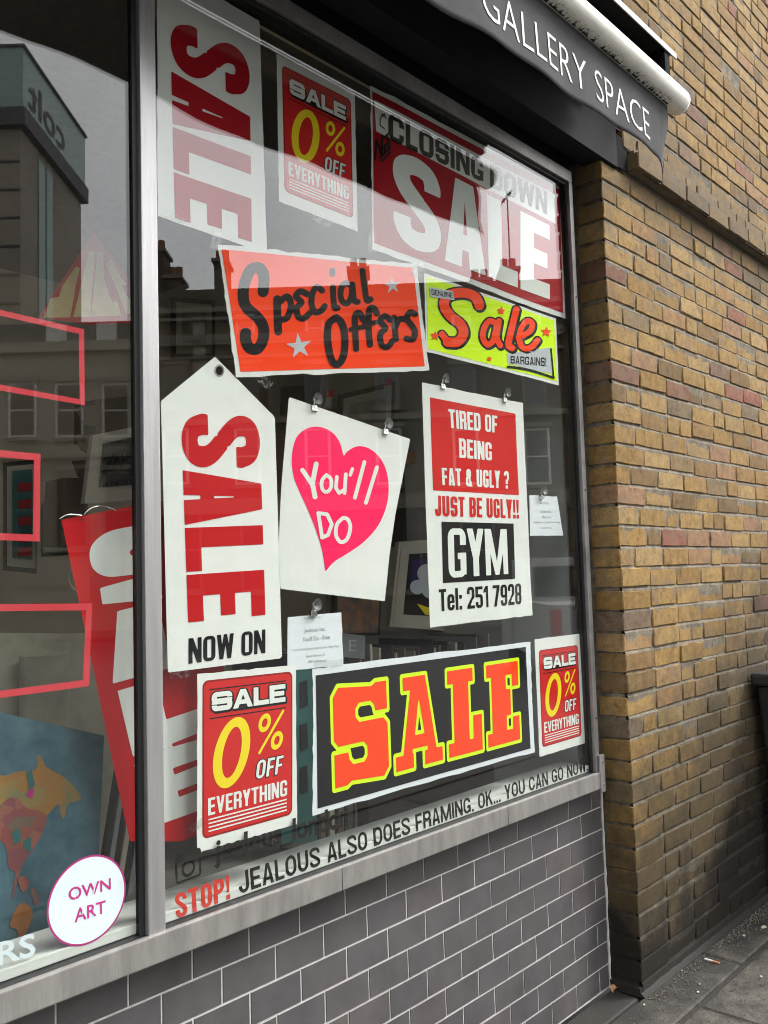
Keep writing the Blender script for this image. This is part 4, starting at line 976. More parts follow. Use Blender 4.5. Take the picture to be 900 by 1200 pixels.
# pictures
def slabq(name, quad, Y, m, parent, th=.02, dy=0.0):
    """upright board whose face fills a px quad at depth Y (top leans back by dy)"""
    a = [onY(q_[0], q_[1], Y+(dy if i < 2 else 0)) for i, q_ in enumerate(quad)]
    b = [p+np.array([0, th, 0]) for p in a]
    return MB().hexa([a[3], a[2], a[1], a[0]], [b[3], b[2], b[1], b[0]]).build(name, m, parent)
def inset(q_, k, kv=None):
    kv = k if kv is None else kv
    return sub(q_, k, kv, 1-k, 1-kv)
def picture(label, quad, Y, mf, mm, ma, kf=.06, km=.2, name='framed_picture'):
    t = thing(name, label, 'picture', tuple(onY((quad[2][0]+quad[3][0])/2, (quad[2][1]+quad[3][1])/2, Y)))
    slabq('frame', quad, Y, mf, t); slabq('mount', inset(quad, kf), Y-.003, mm, t, .002)
    if ma is not None: slabq('print', inset(quad, km), Y-.005, ma, t, .0015)
    return t
M_sketch = pbr('pencil_drawing', (.10, .09, .08), .8, c2=(.46, .42, .35), scale=5)
M_orn = pbr('ornate_print', (.05, .12, .13), .8, c2=(.50, .20, .10), scale=22)
M_burst = pbr('sunburst_print', (.035, .03, .03), .8, c2=(.10, .085, .07), scale=30)
picture('dark framed drawing leaning behind the gap above the heart sheet', [(399.5, 462), (463, 447), (461, 545), (394, 560)], .75, M_dwood, M_beige, M_sketch, .06, .16)
t = thing('display_panel', 'pale brown board standing behind the dark framed drawing', 'panel', tuple(onY(462, 560, .95))); slabq('board', [(380, 430), (478, 430), (470, 570), (372, 570)], .95, M_beige, t)
t = thing('black_post', 'black upright post between the heart sheet and the phone number poster', 'post', tuple(onY(490, 600, .9))); slabq('post', [(477, 380), (500, 380), (498, 640), (472, 640)], .8, M_dwood, t, .1)
t = thing('wooden_shelf', 'orange-brown wooden shelf end beside the heart sheet', 'shelf', tuple(onY(490, 545, .7))); slabq('shelf_board', [(466, 529), (640, 527), (640, 541), (466, 543)], .74, M_wood, t, .25)
slabq('back_panel', [(466, 545), (640, 543), (640, 640), (466, 640)], 1.02, M_room, t, .02)
pt = picture('pale framed print with purple sky, white cloud and yellow field behind the phone number poster', [(467.5, 635), (560, 628), (556, 742), (456.5, 734)], .62, M_beige, M_beige, M_night, .04, .15)
slabq('purple_sky', [(483, 656), (545, 652), (544, 690), (481, 690)], .612, M_purple, pt, .001)
s = Sheet(.610, pt); s.px('cloud', lambda X, Y: U(np.hypot(X-500, Y-672)-11, np.hypot(X-489, Y-688)-8.5, np.hypot(X-506, Y-690)-12), (478, 656, 522, 706), 40, M_silver, 0)
s.px('yellow_field', lambda X, Y: poly(X, Y, [(488, 707), (502, 712), (512, 700), (520, 716), (514, 724), (498, 720)]), (485, 697, 522, 727), 30, M_yellow, 1)
picture('ornate patterned print low behind the gap under the heart sheet', [(393, 690), (448, 690), (445, 745), (391, 745)], .58, M_dwood, M_orn, None, .05)
for qd, Yp, lab, mf_, mp_ in (([(203, 348), (252, 352), (252, 420), (203, 420)], 1.24, 'small dark framed print seen through the gap above the white tag poster', M_dwood, M_sketch),
        ([(318, 440), (372, 436), (370, 500), (316, 506)], 1.22, 'pale framed print left of the dark framed drawing', M_beige, M_burst),
        ([(428, 558), (486, 554), (484, 618), (426, 622)], 1.0, 'brown framed print between the heart sheet and the phone number poster', M_wood, M_orn),
        ([(622, 470), (652, 474), (654, 560), (624, 556)], 1.0, 'narrow dark framed print right of the phone number poster', M_dwood, M_sketch),
        ([(570, 440), (612, 444), (612, 520), (570, 516)], 1.1, 'dark frame behind the top right clip', M_dwood, M_night),
        ([(60, 408), (108, 404), (108, 462), (60, 466)], 1.4, 'dark framed print high behind the uppermost red outline', M_dwood, M_sketch),
        ([(-10, 400), (40, 396), (40, 458), (-10, 462)], 1.4, 'framed print at the far left behind the uppermost red outline', M_dwood, M_orn),
        ([(48, 590), (84, 587), (84, 650), (48, 653)], 1.3, 'small framed print behind the wire of the red sheet', M_dwood, M_burst)):
    picture(lab, qd, Yp, mf_, M_beige, mp_, .08, .22)
for k, (cx, cy) in enumerate(((630, 650), (629, 672), (642, 668), (630, 690))):
    t = thing('pinned_note', ['topmost', 'left middle', 'right middle', 'lowest'][k]+' of four pale notes pinned below the right hand caption card', 'note', tuple(onY(cx, cy+8, 1.2))); slabq('paper', [(cx, cy), (cx+9, cy), (cx+9, cy+14), (cx, cy+14)], 1.2, M_silver, t, .002)
# record rack
rk = thing('print_rack', 'dark browsing rack filled with upright sleeves above the black poster', 'rack', tuple(onY(470, 800, .45)))
a = onY(345, 800, .42); b = onY(628, 776, .42)
MB().box(a[0]-.3, b[0]+.1, .34, .72, onY(400, 800, .42)[2]-.02, onY(400, 786, .42)[2]).build('rack_base', M_dwood, rk)
MB().box(onY(430, 900, .4)[0], b[0]+.05, .40, .70, .005, onY(400, 800, .42)[2]-.021).build('rack_body', M_dwood, rk)
mb = MB(); rnd = random.Random(3)
zt = onY(470, 752, .5)[2]; zb_ = onY(400, 790, .42)[2]
for i in range(44):
    x = a[0]-.05+(b[0]-a[0]+.1)*i/44+rnd.uniform(-.004, .004); w = rnd.choice([.004, .007, .010])
    o = MB().box(x, x+w, .40+rnd.uniform(-.02, .03), .66, zb_, zt+rnd.uniform(-.03, .012)).build('sleeve', [M_dwood, M_grey, M_card, M_night, M_beige, M_dwood][rnd.randrange(6)], rk)
t = thing('index_card', 'grey card with a letter standing in the browsing rack', 'card', tuple(onY(410, 780, .36))); slabq('card', [(402, 742), (428, 745), (427, 772), (401, 770)], .37, M_grey, t, .003)
s = Sheet(.369, t); s.font('letter', 'E', [(409, 750), (418, 750), (418, 763), (409, 763)], M_silver, 0)
# white trestle and lower things
tr = thing('white_trestle', 'white painted trestle leg seen under the black poster', 'trestle', tuple(onY(570, 930, .6)))
for A_, B_ in (((528, 905), (545, 960)), ((600, 880), (588, 950)), ((530, 925), (600, 905)), ((528, 905), (604, 885))):
    pa = onY(*A_, .55); pb = onY(*B_, .55); MB().tube([pa, pb], .010, 4).build('rail', M_board, tr)
cr_ = thing('slatted_crate', 'grey slatted crate seen below the left end of the black poster', 'crate', tuple(onY(410, 1000, .5)))
for k in range(9):
    x = 376+k*10.5; slabq('slat', [(x, 925), (x+6, 925), (x+6, 1010), (x, 1010)], .45+.01*(k % 2), M_beige if k % 3 == 1 else M_grey if k % 2 else M_card, cr_, .01)
tf = thing('teal_folder', 'dark teal board with black shapes in the gap left of the black poster', 'board', tuple(onY(357, 980, .25)))
slabq('board', [(330, 785), (369, 782), (372, 985), (330, 990)], .25, M_teal, tf)
for y in (800, 850, 900): slabq('black_shape', [(352, y), (360, y-3), (361, y+27), (353, y+30)], .246, M_night, tf, .002)
for (a_, l_) in (((383, 458), 'red and white tag above the heart sheet'), ((452, 444), 'red and white tag on the dark framed drawing')):
    t = thing('price_tag', l_, 'tag', tuple(onY(a_[0], a_[1]+15, .7))); slabq('tag_top', [(a_[0], a_[1]), (a_[0]+8, a_[1]-1), (a_[0]+7, a_[1]+7), (a_[0]-1, a_[1]+8)], .70, M_redl, t, .002)
    slabq('tag_body', [(a_[0]-1, a_[1]+8), (a_[0]+7, a_[1]+7), (a_[0]+5, a_[1]+18), (a_[0]-3, a_[1]+19)], .70, M_beige, t, .002)
# ---- left bay things
YT = .35
cone = thing('sale_pyramid', 'cream and red pyramid shaped hanging sign with cut letters in the left pane', 'sign', tuple(onY(112, 372, YT)))
s = Sheet(YT, cone); Zk = lambda *a: [(0+x/4.5, 230+y/4.5) for x, y in a]
tri = Zk((492, 190), (735, 505), (800, 600), (800, 662), (480, 676), (200, 640))
s.px('body', lambda X, Y: poly(X, Y, tri), (40, 268, 182, 384), 110, M_redl, 0)
lt = [Zk((232, 640), (262, 540), (310, 530), (330, 470), (400, 370), (420, 380), (400, 470), (370, 640)), Zk((385, 638), (470, 290), (500, 290), (475, 636)), Zk((480, 634), (515, 290), (545, 295), (548, 440), (590, 555), (620, 555), (640, 630), (548, 632)), Zk((560, 360), (585, 330), (640, 430), (670, 470), (640, 470), (680, 545), (790, 545), (790, 622), (668, 622))]
s.px('cut_letters', lambda X, Y: U(*[poly(X, Y, k) for k in lt]), (48, 290, 180, 376), 100, pbr('cream_card', (.80, .62, .28), .7), 1)
t = thing('sunburst_print', 'framed sunburst print with brush lettering leaning at the right of the left pane', 'picture', tuple(onY(140, 590, .5)))
slabq('mount', [(109, 510), (172, 497), (172, 585), (99, 590)], .5, M_beige, t)
slabq('print', [(121, 520), (160, 511), (156, 568), (116, 571)], .497, M_burst, t, .002)
s = Sheet(.494, t); s.font('lettering', 'SIMON JONES', [(120, 538), (159, 517), (159, 532), (121, 557)], M_black, 0, off=.05)
s.font('caption', 'IN THE CITY', [(121, 565), (155, 561), (155, 567), (121, 571)], M_black, 0, off=.01)
cb = thing('cardboard_boxes', 'open brown cardboard boxes stacked behind the sunburst print', 'boxes', tuple(onY(130, 560, .7)))
s = Sheet(.6, cb)
slabq('box_back', [(112, 468), (175, 462), (175, 505), (112, 515)], .62, M_card, cb, .12)
for pl in ([(86, 478), (112, 474), (114, 500), (100, 497)], [(88, 512), (112, 508), (112, 535), (96, 528)], [(85, 540), (112, 538), (105, 566), (92, 558)]): slabq('flap', pl, .61, M_card, cb, .006)
slabq('box_front', [(74, 560), (105, 560), (100, 640), (70, 640)], .63, M_card, cb, .1)
t = picture('teal print with rows of red lettering in a thin frame at the far left', [(7, 542), (43, 538), (43, 672), (7, 668)], .9, M_dwood, M_beige, None, .04)
slabq('teal_field', [(15, 552), (38, 550), (38, 656), (15, 654)], .894, M_teal, t, .002)
for y in (566, 586, 606, 626, 642): slabq('red_band', [(22, y), (37, y-1), (37, y+9), (22, y+10)], .890, M_red, t, .002)
# world map
YM = .16
mp = thing('world_map', 'tilted world map poster in blue, orange and pink at the lower left', 'map', tuple(onY(60, 1100, YM)))
s = Sheet(YM, mp, .002, 1.0)
M_sea = pbr('map_sea', (.035, .11, .155), .6, 0, .3, 16, c2=(.12, .24, .28)); 
def vor_mat(name, cols, sc):
    m, nt, b = new_mat(name); tc = N(nt, 'ShaderNodeTexCoord'); no = N(nt, 'ShaderNodeTexNoise', Scale=40.0); nt.links.new(tc.outputs['Object'], no.inputs['Vector'])
    ad = N(nt, 'ShaderNodeVectorMath', operation='MULTIPLY_ADD'); ad.inputs[1].default_value = (.03, .03, .03); nt.links.new(no.outputs['Color'], ad.inputs[0]); nt.links.new(tc.outputs['Object'], ad.inputs[2])
    v = N(nt, 'ShaderNodeTexVoronoi', Scale=sc); nt.links.new(ad.outputs[0], v.inputs['Vector']); cr = N(nt, 'ShaderNodeValToRGB'); cr.color_ramp.interpolation = 'CONSTANT'
    e = cr.color_ramp.elements
    while len(e) < len(cols): e.new(.5)
    for k in range(len(cols)): e[k].position = k/len(cols)
    for k in range(len(cols)): e[k].color = tuple(cols[k])+(1,)
    sp = N(nt, 'ShaderNodeSeparateColor'); nt.links.new(v.outputs['Color'], sp.inputs[0]); nt.links.new(sp.outputs[0], cr.inputs[0]); nt.links.new(cr.outputs[0], b.inputs['Base Color']); b.inputs['Roughness'].default_value = .6; return m
M_land = vor_mat('map_orange', [(.38, .19, .04), (.42, .22, .05), (.36, .18, .04), (.32, .22, .07), (.40, .18, .04), (.24, .22, .09)], 34)
M_afr = vor_mat('map_pink', [(.30, .075, .065), (.34, .12, .08), (.26, .075, .08), (.30, .09, .06), (.20, .13, .09)], 36); M_sam = pbr('map_rust', (.44, .17, .05), .6, .2)
Zm = lambda *a: [(0+x/3.158, 820+y/3.158) for x, y in a]
slabq('sheet', [(-90, 815), (122, 862), (112, 1085), (-90, 1150)], YM, M_sea, mp, .003)
lands = [(Zm((-60, 290), (20, 280), (60, 265), (120, 262), (138, 240), (136, 200), (158, 225), (172, 250), (235, 285), (280, 330), (298, 370), (250, 385), (235, 440), (222, 420), (215, 385), (180, 420), (150, 440), (100, 425), (60, 440), (0, 450), (-60, 440)), M_land),
         (Zm((20, 370), (60, 360), (95, 400), (140, 410), (170, 430), (160, 480), (130, 540), (100, 580), (70, 640), (50, 720), (40, 740), (55, 640), (30, 620), (20, 540), (-20, 500), (-20, 420)), M_afr),
         (Zm((45, 800), (70, 755), (105, 760), (118, 800), (95, 860), (75, 900), (60, 850), (35, 840)), M_sam), (Zm((110, 700), (125, 700), (140, 740), (130, 760), (118, 730)), M_afr), (Zm((65, 660), (90, 650), (105, 680), (85, 710), (70, 690)), M_afr)]
for k, (pg, m_) in enumerate(lands):
    pg = smooth(pg, 3, True); xs_ = [p[0] for p in pg]; ys_ = [p[1] for p in pg]
    s.px('land', lambda X, Y: poly(X, Y, pg)+.7*np.sin(X*1.9)*np.sin(Y*1.7)*.8, (min(xs_)-2, min(ys_)-2, max(xs_)+2, max(ys_)+2), 70, m_, 1+.5*k)
for pts, m_ in (([(30, 905), (36, 902), (40, 920), (34, 926)], M_teal), ([(32, 926), (39, 924), (37, 935), (31, 933)], M_mag), ([(13, 975), (22, 970), (24, 985), (15, 990)], M_teal), ([(26, 985), (36, 980), (35, 998), (28, 995)], M_teal)):
    s.px('country', lambda X, Y: poly(X, Y, pts), (min(p[0] for p in pts)-1, min(p[1] for p in pts)-1, max(p[0] for p in pts)+1, max(p[1] for p in pts)+1), 16, m_, 4)
# stack of frames leaning
fs_ = thing('leaning_frames', 'stack of black and grey picture frames leaning beside the world map', 'frames', tuple(onY(140, 1080, .25)))
for k in range(6):
    x = 110+k*7; slabq('frame_edge', [(x+31, 880), (x+36, 880), (x+5, 1085), (x-1, 1085)], .24+.02*k, [M_dwood, M_grey, M_dwood, M_beige, M_dwood, M_grey][k], fs_, .015)
t = thing('grey_backboard', 'plain grey-beige board behind the world map', 'board', tuple(onY(80, 1080, .3))); slabq('board', [(-120, 742), (128, 742), (172, 1090), (-120, 1130)], .42, pbr('grey_beige_board', (.46, .43, .34), .8), t)
t = thing('white_display_column', 'white cylinder shaped stand behind the lowest red outline', 'stand', tuple(onY(52, 850, .34)))
ca = onY(52, 767, .36); cb2 = onY(52, 860, .36); MB().tube([(ca[0], .36, cb2[2]), (ca[0], .36, ca[2])], .055, 24).build('column', pbr('stone_white', (.36, .34, .26), .7, 0, .3, 8), t, smooth=True)

M_tape = glass_mat('clear_tape', (.86, .88, .86)); M_tape.node_tree.nodes['Glossy BSDF'].inputs['Roughness'].default_value = .18
for k, (cx, cy, w_, h_, a_, l_) in enumerate(((205, 256, 26, 9, .45, 'crinkled clear tape under the left end of the tall white poster'), (254, 282, 12, 20, .3, 'clear tape on the top left corner of the orange-red poster'), (378, 258, 22, 10, .5, 'clear tape under the high percentage poster'),
        (436, 284, 8, 22, .1, 'clear tape at the lower left of the closing poster'), (490, 316, 14, 18, .4, 'clear tape between the orange-red and lime posters'), (212, 790, 26, 8, -.1, 'clear tape under the white tag poster'), (230, 968, 22, 9, -.6, 'clear tape on the lower corner of the red sheet'), (385, 778, 34, 8, -.1, 'clear tape along the top of the black poster'), (311, 448, 16, 10, .7, 'clear tape on the right slope of the white tag'))):
    q_ = [(cx+x*cos(a_)-y*sin(a_), cy+x*sin(a_)+y*cos(a_)) for x, y in ((-w_/2, -h_/2), (w_/2, -h_/2), (w_/2, h_/2), (-w_/2, h_/2))]
    s = Sheet(-.0182, None); p_ = [s.P(u_) for u_ in q_]; v = []; f = []
    for j in range(7):
        for i in range(11):
            u_, t_ = i/10, j/6; pp = (p_[0]*(1-u_)+p_[1]*u_)*(1-t_)+(p_[3]*(1-u_)+p_[2]*u_)*t_; v.append((pp[0], -.0182+random.uniform(0, .0016), pp[1]))
    f = [(j*11+i, j*11+i+1, (j+1)*11+i+1, (j+1)*11+i) for j in range(6) for i in range(10)]
    o = MB().add(v, f).build('clear_tape', M_tape, None); tag(o, l_, 'tape', 'bits of clear tape on the glass')

# =================================================================== AWNING
aw = thing('awning', 'black canvas awning with a cream front bar and white capitals on its valance', 'awning', (.6, -.3, 2.8))
ya = -.42; XR = 1.80; XAL = -2.4
MB().box(XAL, 2.005, -.135, -.046, 2.268+GZ, 2.80+GZ).build('fascia_board', M_fascia, aw)
MB().box(XAL, XC-.003, -.120, .03, fr_top+.068, fr_top+.075).build('soffit', M_soffit, aw)
MB().box(XAL, fr_r+.01, -.030, .035, fr_top+.001, fr_top+.067).build('head_board', M_soffit, aw)
zc = 2.362+GZ
mb = MB(); mb.tube([(XAL, ya-.005, zc)]+[(x, ya-.005, zc) for x in np.linspace(XAL+.2, 1.895, 12)]+[(1.905, ya-.005, zc), (1.912, ya-.005, zc)], [.043]*13+[.041, .033], 28)
mb.build('front_bar', M_bar, aw, smooth=True)
# valance cloth
nX, nZ = 110, 14; v = []; f = []
def vbot(x): return 2.092+GZ-.012*sin(3.1*x+.4)+.006*sin(9*x)+(.02*max(0, (x-1.55))/.25)
for j in range(nZ+1):
    for i in range(nX+1):
        x = XAL+(XR+.012-XAL)*i/nX; t_ = j/nZ; z_ = (zc-.043)*(1-t_)+vbot(x)*t_
        y_ = ya+.006*t_*sin(7*x)+.010*t_*t_*sin(3.3*x+1)+.004*t_*sin(23*x)
        if i >= nX-2: y_ += .010*t_*(i-nX+2); 
        if i == nX: x += .012*sin(6*t_); z_ -= .02*t_*t_
        v.append((x, y_, z_))
for j in range(nZ):
    for i in range(nX): a = j*(nX+1)+i; f.append((a, a+1, a+nX+2, a+nX+1))
me = bpy.data.meshes.new('valance'); me.from_pydata(v, [], f); me.polygons.foreach_set('use_smooth', [True]*len(f)); o = link('valance', me, M_awning, aw)
so_ = o.modifiers.new('thickness', 'SOLIDIFY'); so_.thickness = .002
# lettering follows the cloth
def vy(x, z_):
    t_ = ((zc-.035)-z_)/((zc-.035)-vbot(x)); t_ = min(max(t_, 0), 1); return ya+.006*t_*sin(7*x)+.010*t_*t_*sin(3.3*x+1)+.004*t_*sin(23*x)-.0035
vs_, fs2 = font_mesh('GALLERY SPACE', -.012); wmx = max(p[0] for p in vs_)
x0_, x1_, zt0, zt1 = .742, 1.663, 2.143+GZ, 2.240+GZ
vv = []
for x, y in vs_:
    X_ = x0_+(x1_-x0_)*x/wmx; Z_ = zt0-.004*(1-x/wmx)+(zt1-zt0)*y; vv.append((X_, vy(X_, Z_), Z_))
me = bpy.data.meshes.new('lettering'); me.from_pydata(vv, [], fs2); link('lettering', me, ink('awning_white', (.72, .72, .70)), aw)
# frayed mouldy fringe under the bar
rnd = random.Random(11); v = []; f = []
for i in range(700):
    x = XAL+(XR-XAL)*rnd.random(); w = rnd.uniform(.002, .006); h = rnd.uniform(.006, .026)
    n_ = len(v); cyl = lambda a, R_: (ya-.005-R_*sin(a), zc-R_*cos(a)); h *= .9; p0 = cyl(.03, .0437); p1 = cyl(.10+h/.043, .0440)
    v += [(x-w, p0[0], p0[1]), (x+w, p0[0], p0[1]), (x+rnd.uniform(-.006, .004), p1[0], p1[1])]
    v += [(p[0], p[1]+.001, p[2]+.001) for p in v[-3:]]; f += [(n_, n_+1, n_+2), (n_+5, n_+4, n_+3), (n_, n_+3, n_+4, n_+1), (n_+1, n_+4, n_+5, n_+2), (n_+2, n_+5, n_+3, n_)]
MB().add(v, f).build('mould_fringe', M_awning, aw)['kind'] = 'stuff'
# canopy cloth from the cassette to the bar, cassette hood, arm
zl = 2.705+GZ
MB().hexa([(XAL, ya+.02, zc+.040), (1.80, ya+.02, zc+.040), (1.80, -.17, zl-.10), (XAL, -.17, zl-.10)], [(XAL, ya+.02, zc+.046), (1.80, ya+.02, zc+.046), (1.80, -.17, zl-.094), (XAL, -.17, zl-.094)]).build('canopy_cloth', M_awning, aw)
MB().box(XAL, 2.16, -.300, -.136, zl, zl+.012).build('hood_bottom', M_fascia, aw)
MB().box(XAL, 2.195, -.306, -.301, zl-.010, zl+.014).build('hood_lip', M_head, aw, bevel=.002)
MB().hexa([(XAL, -.30, zl+.013), (2.195, -.30, zl+.013), (2.195, PY-.012, zl+.03), (XAL, PY-.012, zl+.03)], [(XAL, -.30, zl+.018), (2.195, -.30, zl+.018), (2.195, PY-.012, zl+.035), (XAL, PY-.012, zl+.035)]).build('hood_top', M_head, aw)
MB().box(2.10, 2.14, -.30, PY-.012, zl-.13, zl-.002).build('wall_bracket', M_soffit, aw)
MB().tube([(XAL, -.21, zl-.06), (2.02, -.21, zl-.06)], .045, 18).build('roller', M_awning, aw, smooth=True)
for k in range(5):
    yy = -.16-.05*k; MB().tube([(XAL, yy, 2.45+GZ-.01*k), (1.78, yy, 2.45+GZ-.01*k)], .012, 8).build('folding_rib', M_fascia, aw, smooth=True)
MB().box(2.008, 2.09, PY-.012, PY-.008, 2.275+GZ, 2.40+GZ).build('dark_void_sheet', M_soffit, aw)  # black sheet put in for the dark void past the fascia end

# =================================================================== GROUND
g0 = MB().box(-60, 60, -60, 60, -.30, -.16).build('ground', M_road, None); tag(g0, kind='structure')
rd = MB().box(-60, 60, -8.2, -2.61, -.155, -.12).build('road', M_road, None); tag(rd, kind='structure')
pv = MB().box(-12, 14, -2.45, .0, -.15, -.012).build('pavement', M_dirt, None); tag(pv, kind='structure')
kb = MB().box(-12, 14, -2.60, -2.451, -.15, .0).build('kerb', M_slab, None, bevel=.01); tag(kb, kind='structure')
def slab_part(x0, x1, y0, y1, dz=0.0, tilt=0.0):
    mb = MB(); g = .0028
    xa, xb, yb, yt = x0+g, x1-g, y0+g, y1-g; n = 5; c = .006; v = []; f = []
    for (xs_, ys_, z_) in ((0, 0, -.05), (0, 0, -.006), (c, c, 0)):
        v += [(xa+xs_, yb+ys_, z_+dz), (xb-xs_, yb+ys_, z_+dz+tilt), (xb-xs_, yt-ys_, z_+dz+tilt), (xa+xs_, yt-ys_, z_+dz)]
    f = [(4*k+i, 4*k+(i+1) % 4, 4*(k+1)+(i+1) % 4, 4*(k+1)+i) for k in range(2) for i in range(4)]+[(8, 9, 10, 11), (3, 2, 1, 0)]
    mb.add(v, f); return mb.build('paving_slab', M_slab, pv)
xs_ = [-.9, .3, 1.40, 2.372, 3.0, 3.6, 4.2]
for a, b in zip(xs_[:-1], xs_[1:]): slab_part(a, b, -.28, -.118, random.uniform(-.002, .001), random.uniform(-.002, .002))
for a, b in zip([-.9, .3, 1.40], [.3, 1.4, 1.895]): slab_part(a, b, -.113, -.004, random.uniform(-.003, 0), 0)
yy = -.29; r_ = 0
for hgt in (.55, .5, .55, .5):
    x = -1.6+(.3 if r_ % 2 else 0)-.03
    while x < 4.6: slab_part(x, x+.595, yy-hgt, yy-.004, random.uniform(-.004, .001), random.uniform(-.003, .003)); x += .6
    yy -= hgt+.004; r_ += 1
# litter
ct = thing('cigarette_end', 'cigarette end with an orange filter lying on the paving by the brick wall', 'litter', tuple(onZ(838, 1130, 0)))
pa = onZ(826, 1123.5, .004); pb = onZ(843, 1128.5, .004); pm = pa+(pb-pa)*.55
MB().tube([pa, pm], .0036, 8).build('paper_end', M_pwhite, ct, smooth=True); MB().tube([pm, pb], .0037, 8).build('filter', pbr('cork_filter', (.55, .22, .08), .7), ct, smooth=True)
M_leaf = pbr('dead_leaf', (.30, .12, .04), .8, c2=(.45, .25, .12), scale=60)
lf = thing('dead_leaf', 'curled orange brown leaf in the corner where the tiles meet the brick pier', 'leaf', tuple(onZ(722, 1160, 0)))
c = onZ(722, 1160, .004); v = []; rnd = random.Random(5)
for i in range(7):
    a = i/6; w = .013*sin(pi*min(max(a, .06), .95))
    for k in (-1, 0, 1): v.append((c[0]+.05*(a-.5), c[1]+k*w+.006*sin(5*a), .004+abs(k)*.010*sin(pi*a)+.006*a))
MB().add(v, [(3*i+k, 3*i+k+1, 3*i+k+4, 3*i+k+3) for i in range(6) for k in (0, 1)]).build('blade', M_leaf, lf, smooth=True)
def scrap(px_, py_, r_, label, m_):
    c = onZ(px_, py_, .003); n = 8; v = []
    for z_ in (.0, .003):
        v += [(c[0]+r_*(1+.35*sin(3*i+px_))*cos(2*pi*i/n), c[1]+r_*.7*(1+.3*cos(2*i+py_))*sin(2*pi*i/n), z_+.0006) for i in range(n)]
    o = MB().add(v, [tuple(range(n))[::-1], tuple(range(n, 2*n))]+[(i, (i+1) % n, n+(i+1) % n, n+i) for i in range(n)]).build('litter_scrap', m_, None)
    tag(o, label, 'litter', 'pale scraps trodden into the paving')
SCR = ['pale crumb just in front of the pier corner', 'pale scrap below the cigarette end', 'pale scrap above and right of the cigarette end', 'largest torn white scrap near the bin', 'white speck at the right edge of the paving below the bin', 'tiny scrap on the slab joint below the cigarette end', 'tiny speck left of the cigarette end by the wall', 'small speck between the wall and the largest torn scrap', 'tiny crumb between the pier corner and the cigarette end', 'tiny speck just under the orange filter', 'tiny speck on the slab right of the orange filter']
for k, (a, b, r_) in enumerate(((755, 1177, .0045), (818, 1162, .005), (872, 1096, .007), (895, 1086, .014), (892, 1144, .005), (820, 1153, .003), (799, 1137, .003))):
    scrap(a, b, r_, SCR[k], M_beige)
# gravelly dirt in the corner
rnd = random.Random(9); mb = MB()
for i in range(1500):
    if rnd.random() < .6: x, y = rnd.uniform(1.9, 3.1), PY-.02-abs(rnd.gauss(0, .03))
    else: x, y = rnd.uniform(1.5, 2.6), rnd.uniform(-.5, -.14)
    r_ = rnd.uniform(.001, .0038); z_ = r_*.4
    mb.add([(x-r_, y, z_), (x, y-r_, z_), (x+r_, y, z_), (x, y+r_, z_), (x, y, z_+r_), (x, y, z_-r_)], [(0, 1, 4), (1, 2, 4), (2, 3, 4), (3, 0, 4), (1, 0, 5), (2, 1, 5), (3, 2, 5), (0, 3, 5)])
o = mb.build('grit', M_dirt if False else pbr('grit', (.05, .045, .04), .9, c2=(.20, .18, .15), scale=90), None); tag(o, 'loose grit and crumbs along the foot of the brick wall', 'grit', kind='stuff')

# wheelie bin at the right edge
bn = thing('wheelie_bin', 'black plastic wheelie bin against the brick wall at the right edge', 'bin', (3.35, -.5, 0))
M_bin = pbr('black_plastic', (.012, .012, .013), .45, 0, .3, 30, .15, 300)
bx = onY(888, 850, -.145)[0]; bz = onY(881, 789, -.145)[2]; lx = onY(881, 795, -.145)[0]
MB().hexa([(bx+.05, -.70, .08), (bx+.50, -.70, .08), (bx+.50, -.19, .08), (bx+.05, -.19, .08)], [(bx, -.78, bz-.06), (bx+.56, -.78, bz-.06), (bx+.56, -.15, bz-.06), (bx, -.15, bz-.06)]).build('body', M_bin, bn, bevel=.012)
lid = MB().box(lx, lx+.62, -.82, -.135, bz-.055, bz).build('lid', M_bin, bn, bevel=.014)
MB().tube([(lx+.1, -.13, bz-.03), (lx+.5, -.13, bz-.03)], .012, 8).build('handle', M_bin, bn, smooth=True)
for x in (bx+.06, bx+.46): MB().tube([(x, -.22, .10), (x+.05, -.22, .10)], .10, 20).build('wheel', M_bin, bn, smooth=True)

# =================================================================== ACROSS THE STREET (seen mirrored in the glass)
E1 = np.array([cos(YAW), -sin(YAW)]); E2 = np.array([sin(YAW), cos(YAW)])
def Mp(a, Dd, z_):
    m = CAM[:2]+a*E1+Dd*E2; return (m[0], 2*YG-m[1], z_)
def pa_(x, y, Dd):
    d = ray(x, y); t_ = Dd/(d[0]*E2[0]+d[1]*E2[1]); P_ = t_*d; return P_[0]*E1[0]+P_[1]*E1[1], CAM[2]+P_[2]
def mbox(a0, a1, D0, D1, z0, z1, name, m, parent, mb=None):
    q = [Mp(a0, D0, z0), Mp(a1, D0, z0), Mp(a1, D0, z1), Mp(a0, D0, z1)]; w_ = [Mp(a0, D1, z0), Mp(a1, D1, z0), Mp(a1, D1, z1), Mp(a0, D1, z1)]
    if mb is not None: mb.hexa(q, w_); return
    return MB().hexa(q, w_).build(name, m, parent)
M_stucco = pbr('pale_stucco', (.27, .25, .20), .9, 0, .14, .8); M_dkbrick = pbr('sooty_brick', (.070, .054, .036), .9, 0, .3, .7); M_slate = pbr('slate_roof', (.05, .05, .055), .7, 0, .2, 1)
M_band = pbr('stone_band', (.17, .15, .12), .9, 0, .15, 1); M_pane = pbr('dark_window', (.03, .033, .035), .1); M_green = pbr('green_glass_cladding', (.22, .32, .28), .35, 0, .06, .3); M_pot = pbr('clay_pot', (.20, .09, .05), .9)
M_wf = pbr('white_window_frame', (.5, .5, .47), .6); M_cowl = pbr('concrete_panel', (.26, .22, .175), .8, 0, .15, .5)
DD = 30.0
